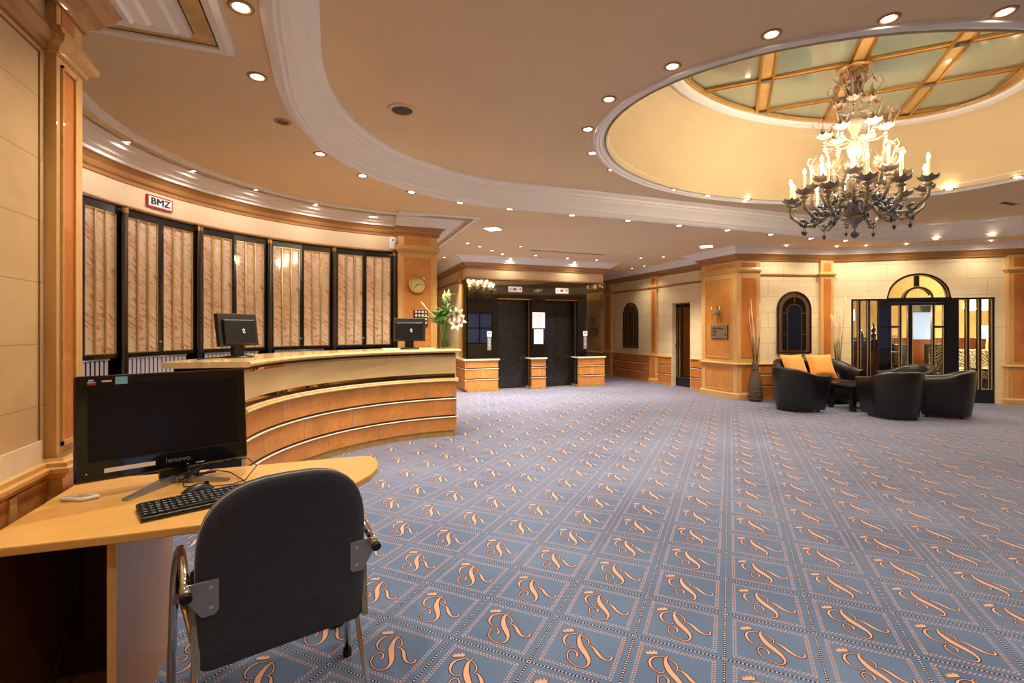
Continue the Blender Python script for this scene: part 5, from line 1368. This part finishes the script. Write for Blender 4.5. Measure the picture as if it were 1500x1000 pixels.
q = MB(); q.at(.02,.0,0,0); q.box(-.05,.05,-.0,.045,.012,.14); obj('stand_neck', q, M['black'], pc, bevel=.01)
for a, L in ((R(222),.23),(R(-42),.22)):
    d = Vector((math.cos(a), math.sin(a), 0)); s_ = Vector((-d.y,d.x,0)); b0 = Vector((.02,.02,0)); q = MB()
    vs = []
    for f, w_, z in ((0,.026,.030),(.3,.022,.020),(.7,.016,.012),(1.0,.012,.008)):
        c = b0+d*L*f; vs += [c-s_*w_+Vector((0,0,.001)), c-s_*w_+Vector((0,0,z)), c+s_*w_+Vector((0,0,z)), c+s_*w_+Vector((0,0,.001))]
    fs = []
    for i in range(3):
        for j in range(4): fs.append((i*4+j, i*4+(j+1)%4, (i+1)*4+(j+1)%4, (i+1)*4+j))
    fs += [(0,1,2,3),(12,15,14,13)]; q.add(vs, fs, False); obj('stand_foot', q, M['bracket'], pc)
q = MB()
for k in range(5):
    q.tube([(.03+.02*math.sin(k*2), -.02-.012*k, .012+.012*(k%3)), (.06+.012*k, -.035, .03+.006*k), (.10, -.03+.01*k, .018), (.13+.01*k, .02, .008)], .0035, 5)
obj('bundled_cables', q, M['rubber'], pc)
q = MB(); q.tube([(-.93+.02,2.20,DZ+.008),(-.84,2.17,DZ+.008),(-.80,2.19,DZ+.008),(-.83,2.215,DZ+.008),(-.88,2.215,DZ+.008)], .007, 6, closed=True); tag(obj('white_cable', q, M['whiteplastic']), 'small white cable loop under the left end of the computer', 'cable')
# keyboard
kb = thing('keyboard', 'slim black computer keyboard with grey key legends on the desk', 'keyboard', (-.393,2.014,DZ), R(22.5))
q = MB(); q.at(0,0,.011,0,R(3)); q.box(-.222,.222,-.075,.075,-.006,.008); obj('case', q, M['key'], kb, bevel=.004)
q = MB(); q.box(-.222,.222,-.076,-.06,.0,.010); q.box(-.222,.222,.055,.076,.0,.016); obj('case_rim', q, M['blackgloss'], kb, bevel=.003)
kq = MB(); lg = MB(); kr = random.Random(1)
for r_ in range(6):
    y = -.058+r_*.0226; x = -.214
    while x < .205:
        w_ = .0165
        if r_ == 0 and -.13 < x < -.02: w_ = .10
        if x+w_ > .21: break
        for mb_, a, b, c in ((kq,.0,.0,.006),):
            mb_.at(0,0,.019+math.tan(R(3))*y); mb_.box(x,x+w_,y-.0085,y+.0085,0,c)
        lg.at(0,0,.0252+math.tan(R(3))*y)
        if w_ < .05:
            lg.box(x+.003,x+.003+kr.uniform(.004,.008),y+.001,y+.006,0,.0003)
            if kr.random() < .5: lg.box(x+.009,x+.013,y-.006,y-.001,0,.0003)
        x += w_+.0028
        if abs(x-.085) < .006: x += .006
obj('keys', kq, M['key'], kb); obj('key_legends', lg, M['keytop'], kb)
# mouse
ms = thing('mouse', 'black computer mouse behind the keyboard', 'mouse', (-.475,2.142,DZ), R(28))
q = MB(); vs = []; fs = []
for i in range(9):
    f = i/8; x = -.052+.104*f; w_ = .031*math.sin(PI*(.12+.80*f))**.6; h = .034*math.sin(PI*(.10+.78*f))
    for j in range(9):
        a = PI*j/8; vs.append((x, -w_*math.cos(a), max(.001, h*math.sin(a)**.8)))
for i in range(8):
    for j in range(8): fs.append((i*9+j, i*9+j+1, (i+1)*9+j+1, (i+1)*9+j))
q.add(vs, fs, True); q.add([vs[j] for j in range(9)], [tuple(range(9))]); q.add([vs[72+j] for j in range(9)], [tuple(range(8,-1,-1))]); obj('shell', q, M['blackgloss'] if False else M['key'], ms)
q = MB(); q.at(.028,0,.0285,0,PI/2); q.cyl((0,0,0), .008, -.004, .004, 12); obj('scroll_wheel', q, M['rubber'], ms)
q = MB(); zz = DZ+.004
q.tube([(-.43,2.165,zz+.006),(-.37,2.19,zz),(-.33,2.24,zz),(-.30,2.33,zz+.03),(-.345,2.40,zz+.05),(-.42,2.40,zz+.04),(-.50,2.34,zz+.015),(-.55,2.30,zz+.01)], .0022, 6)
tag(obj('mouse_cable', q, M['rubber']), 'thin black mouse cable looping up behind the mouse', 'cable')
q = MB(); q.tube([(-.30,2.125,zz+.012),(-.33,2.22,zz),(-.40,2.33,zz+.012),(-.46,2.36,zz+.02),(-.53,2.29,zz+.012),(-.555,2.27,zz+.006),(-.54,2.22,zz),(-.50,2.215,zz)], .0022, 6)
tag(obj('keyboard_cable', q, M['rubber']), 'thin black keyboard cable curling over the desk to the computer', 'cable')

# ================================================================== CHAIR
ca = R(16.4)
chair = thing('visitor_chair', 'charcoal wool visitor chair with chrome tube arms pulled up to the desk', 'chair', (-.118,1.662,0), ca)
# backrest: rounded shield, z .37 to .895, local x width, +y faces the desk
def shield(n=40):
    hw = .250; P = []
    z0, z1, zs = .345, .90, .655
    P += [(-hw+.035,z0),(hw-.035,z0)]
    for i in range(1,7):
        a = -PI/2+PI/2*i/6; P.append((hw-.035+.035*math.cos(a), z0+.035+.035*math.sin(a)))
    for i in range(0,19):
        a = PI*i/18; c_, s_ = math.cos(a), math.sin(a); P.append((hw*math.copysign(abs(c_)**.72, c_), zs+(z1-zs)*abs(s_)**.80))
    for i in range(0,6):
        a = PI+PI/2*i/6; P.append((-hw+.035+.035*math.cos(a), z0+.035+.035*math.sin(a)))
    return P
SH = shield()
def bend(x, z): return .035*(x/.250)**2 - .05*(z-.63)*0 - .09*max(0,z-.60)**1.0*1.0 + .02
def shell_loops(levels):
    loops = []
    cx, cz = 0, .64
    for s_, dy in levels: loops.append([(cx+(x-cx)*s_, bend(cx+(x-cx)*s_, cz+(z-cz)*s_)+dy, cz+(z-cz)*s_) for x,z in SH])
    return loops
def solid(q, loops):
    n_ = len(loops[0]); vs = [v for l in loops for v in l]; fs = []
    for i in range(len(loops)-1):
        for j in range(n_): fs.append((i*n_+j, i*n_+(j+1)%n_, (i+1)*n_+(j+1)%n_, (i+1)*n_+j))
    q.add(vs, fs, True)
lv = [(0.02,-.018),(.3,-.018),(.6,-.018),(.85,-.018),(.965,-.015),(.992,-.008),(1.0,.002)]
q = MB(); L_ = shell_loops(lv); solid(q, L_); q.add(L_[0], [tuple(range(len(L_[0])))], True)
obj('backrest_shell', q, M['felt'], chair)
q = MB(); solid(q, shell_loops([(1.0,.002),(1.004,.008),(.998,.014)])); obj('edge_piping', q, M['felt_lit'], chair)
q = MB(); solid(q, shell_loops([(.998,.014),(1.0,.03),(.985,.046),(.93,.058),(.7,.062),(.35,.062),(.02,.062)])); obj('backrest_pad', q, M['felt'], chair)
# seat
q = MB(); 
SP = [(-.235,.09),(.235,.09),(.245,.14),(.262,.42),(.23,.50),(0,.53),(-.23,.50),(-.268,.42),(-.245,.14)]
q.prism(SP, .415, .475); obj('seat', q, M['felt'], chair, bevel=.02)
q = MB(); q.prism([(x*.93, .03+y*.93) for x,y in SP], .385, .415); obj('seat_shell', q, M['rubber'], chair)
for s_ in (-1,1):
    # wool gusset between seat and back, light on it put into the colour
    q = MB(); x = s_*.248
    q.M = Matrix(((0,0,1,0),(1,0,0,0),(0,1,0,0),(0,0,0,1))); q.prism([(.03,.352),(.05,.57),(.12,.555),(.20,.52),(.185,.47),(.11,.40)], x-.010, x+.010)
    obj('side_gusset', q, M['felt_lit'], chair)
    xa = s_*.274
    arm_pts = [Vector((xa,.0,.60)), Vector((xa,.06,.622)), Vector((xa,.14,.645)), Vector((xa,.20,.652))]
    arm_pts += bez((xa,.20,.652),(xa,.285,.652),(xa*1.03,.335,.60),(xa*1.05,.35,.50),8)[1:]
    arm_pts += [Vector((xa*1.07,.365,.30)), Vector((xa*1.10,.385,.012))]
    q = MB(); q.tube(arm_pts, .0135, 14); o = obj('arm_tube', q, M['chrome'], chair)
    q = MB(); q.M = Matrix.Translation(arm_pts[0]) @ Vector((0,0,1)).rotation_difference(Vector((0,-1,-.36)).normalized()).to_matrix().to_4x4(); q.cyl((0,0,0), .0155, -.002, .012, 16); obj('end_cap', q, M['rubber'], o)
    q = MB(); q.cyl((xa*1.10,.385,0), .017, 0, .03, 14); obj('foot_cap', q, M['rubber'], o)
    # bracket
    q = MB(); yb = bend(.21,.57)-.026
    q.xprism([(s_*.274,.622),(s_*.192,.622),(s_*.192,.530),(s_*.202,.518),(s_*.235,.518),(s_*.274,.575)], yb, yb+.006); o = obj('arm_bracket', q, M['bracket'], chair, bevel=.002)
    for z in (.603,.545):
        q = MB(); q.at(s_*.212, yb, z, 0, PI/2); q.cyl((0,0,0), .006, -.002, .004, 8); obj('screw', q, M['chrome'], o)
    # thin inner tube: from the front leg, over and down to the rear leg
    xr = s_*.245
    pts = [Vector((xa*1.05,.352,.43))]+bez((xa*1.05,.352,.43),(xa*1.0,.30,.52),(xa*.96,.21,.45),(xr,.14,.38),8)[1:]+[Vector((xr*1.02,.06,.20)), Vector((xr*1.05,-.03,.012))]
    q = MB(); q.tube(pts, .0095, 12); o = obj('rear_leg', q, M['chrome'], chair)
    q = MB(); q.cyl((xr*1.05,-.03,0), .013, 0, .025, 12); obj('foot_cap', q, M['rubber'], o)
q = MB(); q.tube([(-.225,.16,.375),(-.12,.16,.372),(.12,.16,.372),(.225,.16,.375)], .0095, 10); q.tube([(-.24,.34,.375),(.24,.34,.375)], .0095, 10); obj('cross_tube', q, M['chrome'], chair)

# ================================================================== LIGHT AND CAMERA
def area(nm, loc, rot, sx, sy, e, col):
    L = bpy.data.lights.new(nm, 'AREA'); L.shape = 'RECTANGLE'; L.size = sx; L.size_y = sy; L.energy = e; L.color = col
    o = bpy.data.objects.new(nm, L); C.objects.link(o); o.location = loc; o.rotation_euler = rot; return o
wd = bpy.data.worlds.new('world'); SC.world = wd; wd.use_nodes = True
wd.node_tree.nodes['Background'].inputs[0].default_value = (.55,.6,.75,1); wd.node_tree.nodes['Background'].inputs[1].default_value = .4
cam = bpy.data.cameras.new('camera'); co = bpy.data.objects.new('camera', cam); C.objects.link(co)
co.location = (0,0,1.35); co.rotation_euler = (PI/2, 0, R(-20.5))
cam.sensor_width = 36; cam.lens = 36*708/1500; cam.shift_y = -18/1500; cam.clip_start = .05
SC.camera = co
vs_ = SC.view_settings; vs_.view_transform = 'Standard'; vs_.look = 'None'; vs_.gamma = 1; vs_.use_curve_mapping = False; vs_.exposure = .85
cy = SC.cycles; cy.use_denoising = True; cy.max_bounces = 8; cy.diffuse_bounces = 4; cy.glossy_bounces = 4; cy.transmission_bounces = 6; cy.transparent_max_bounces = 24; cy.caustics_reflective = False; cy.caustics_refractive = False; cy.sample_clamp_indirect = 6
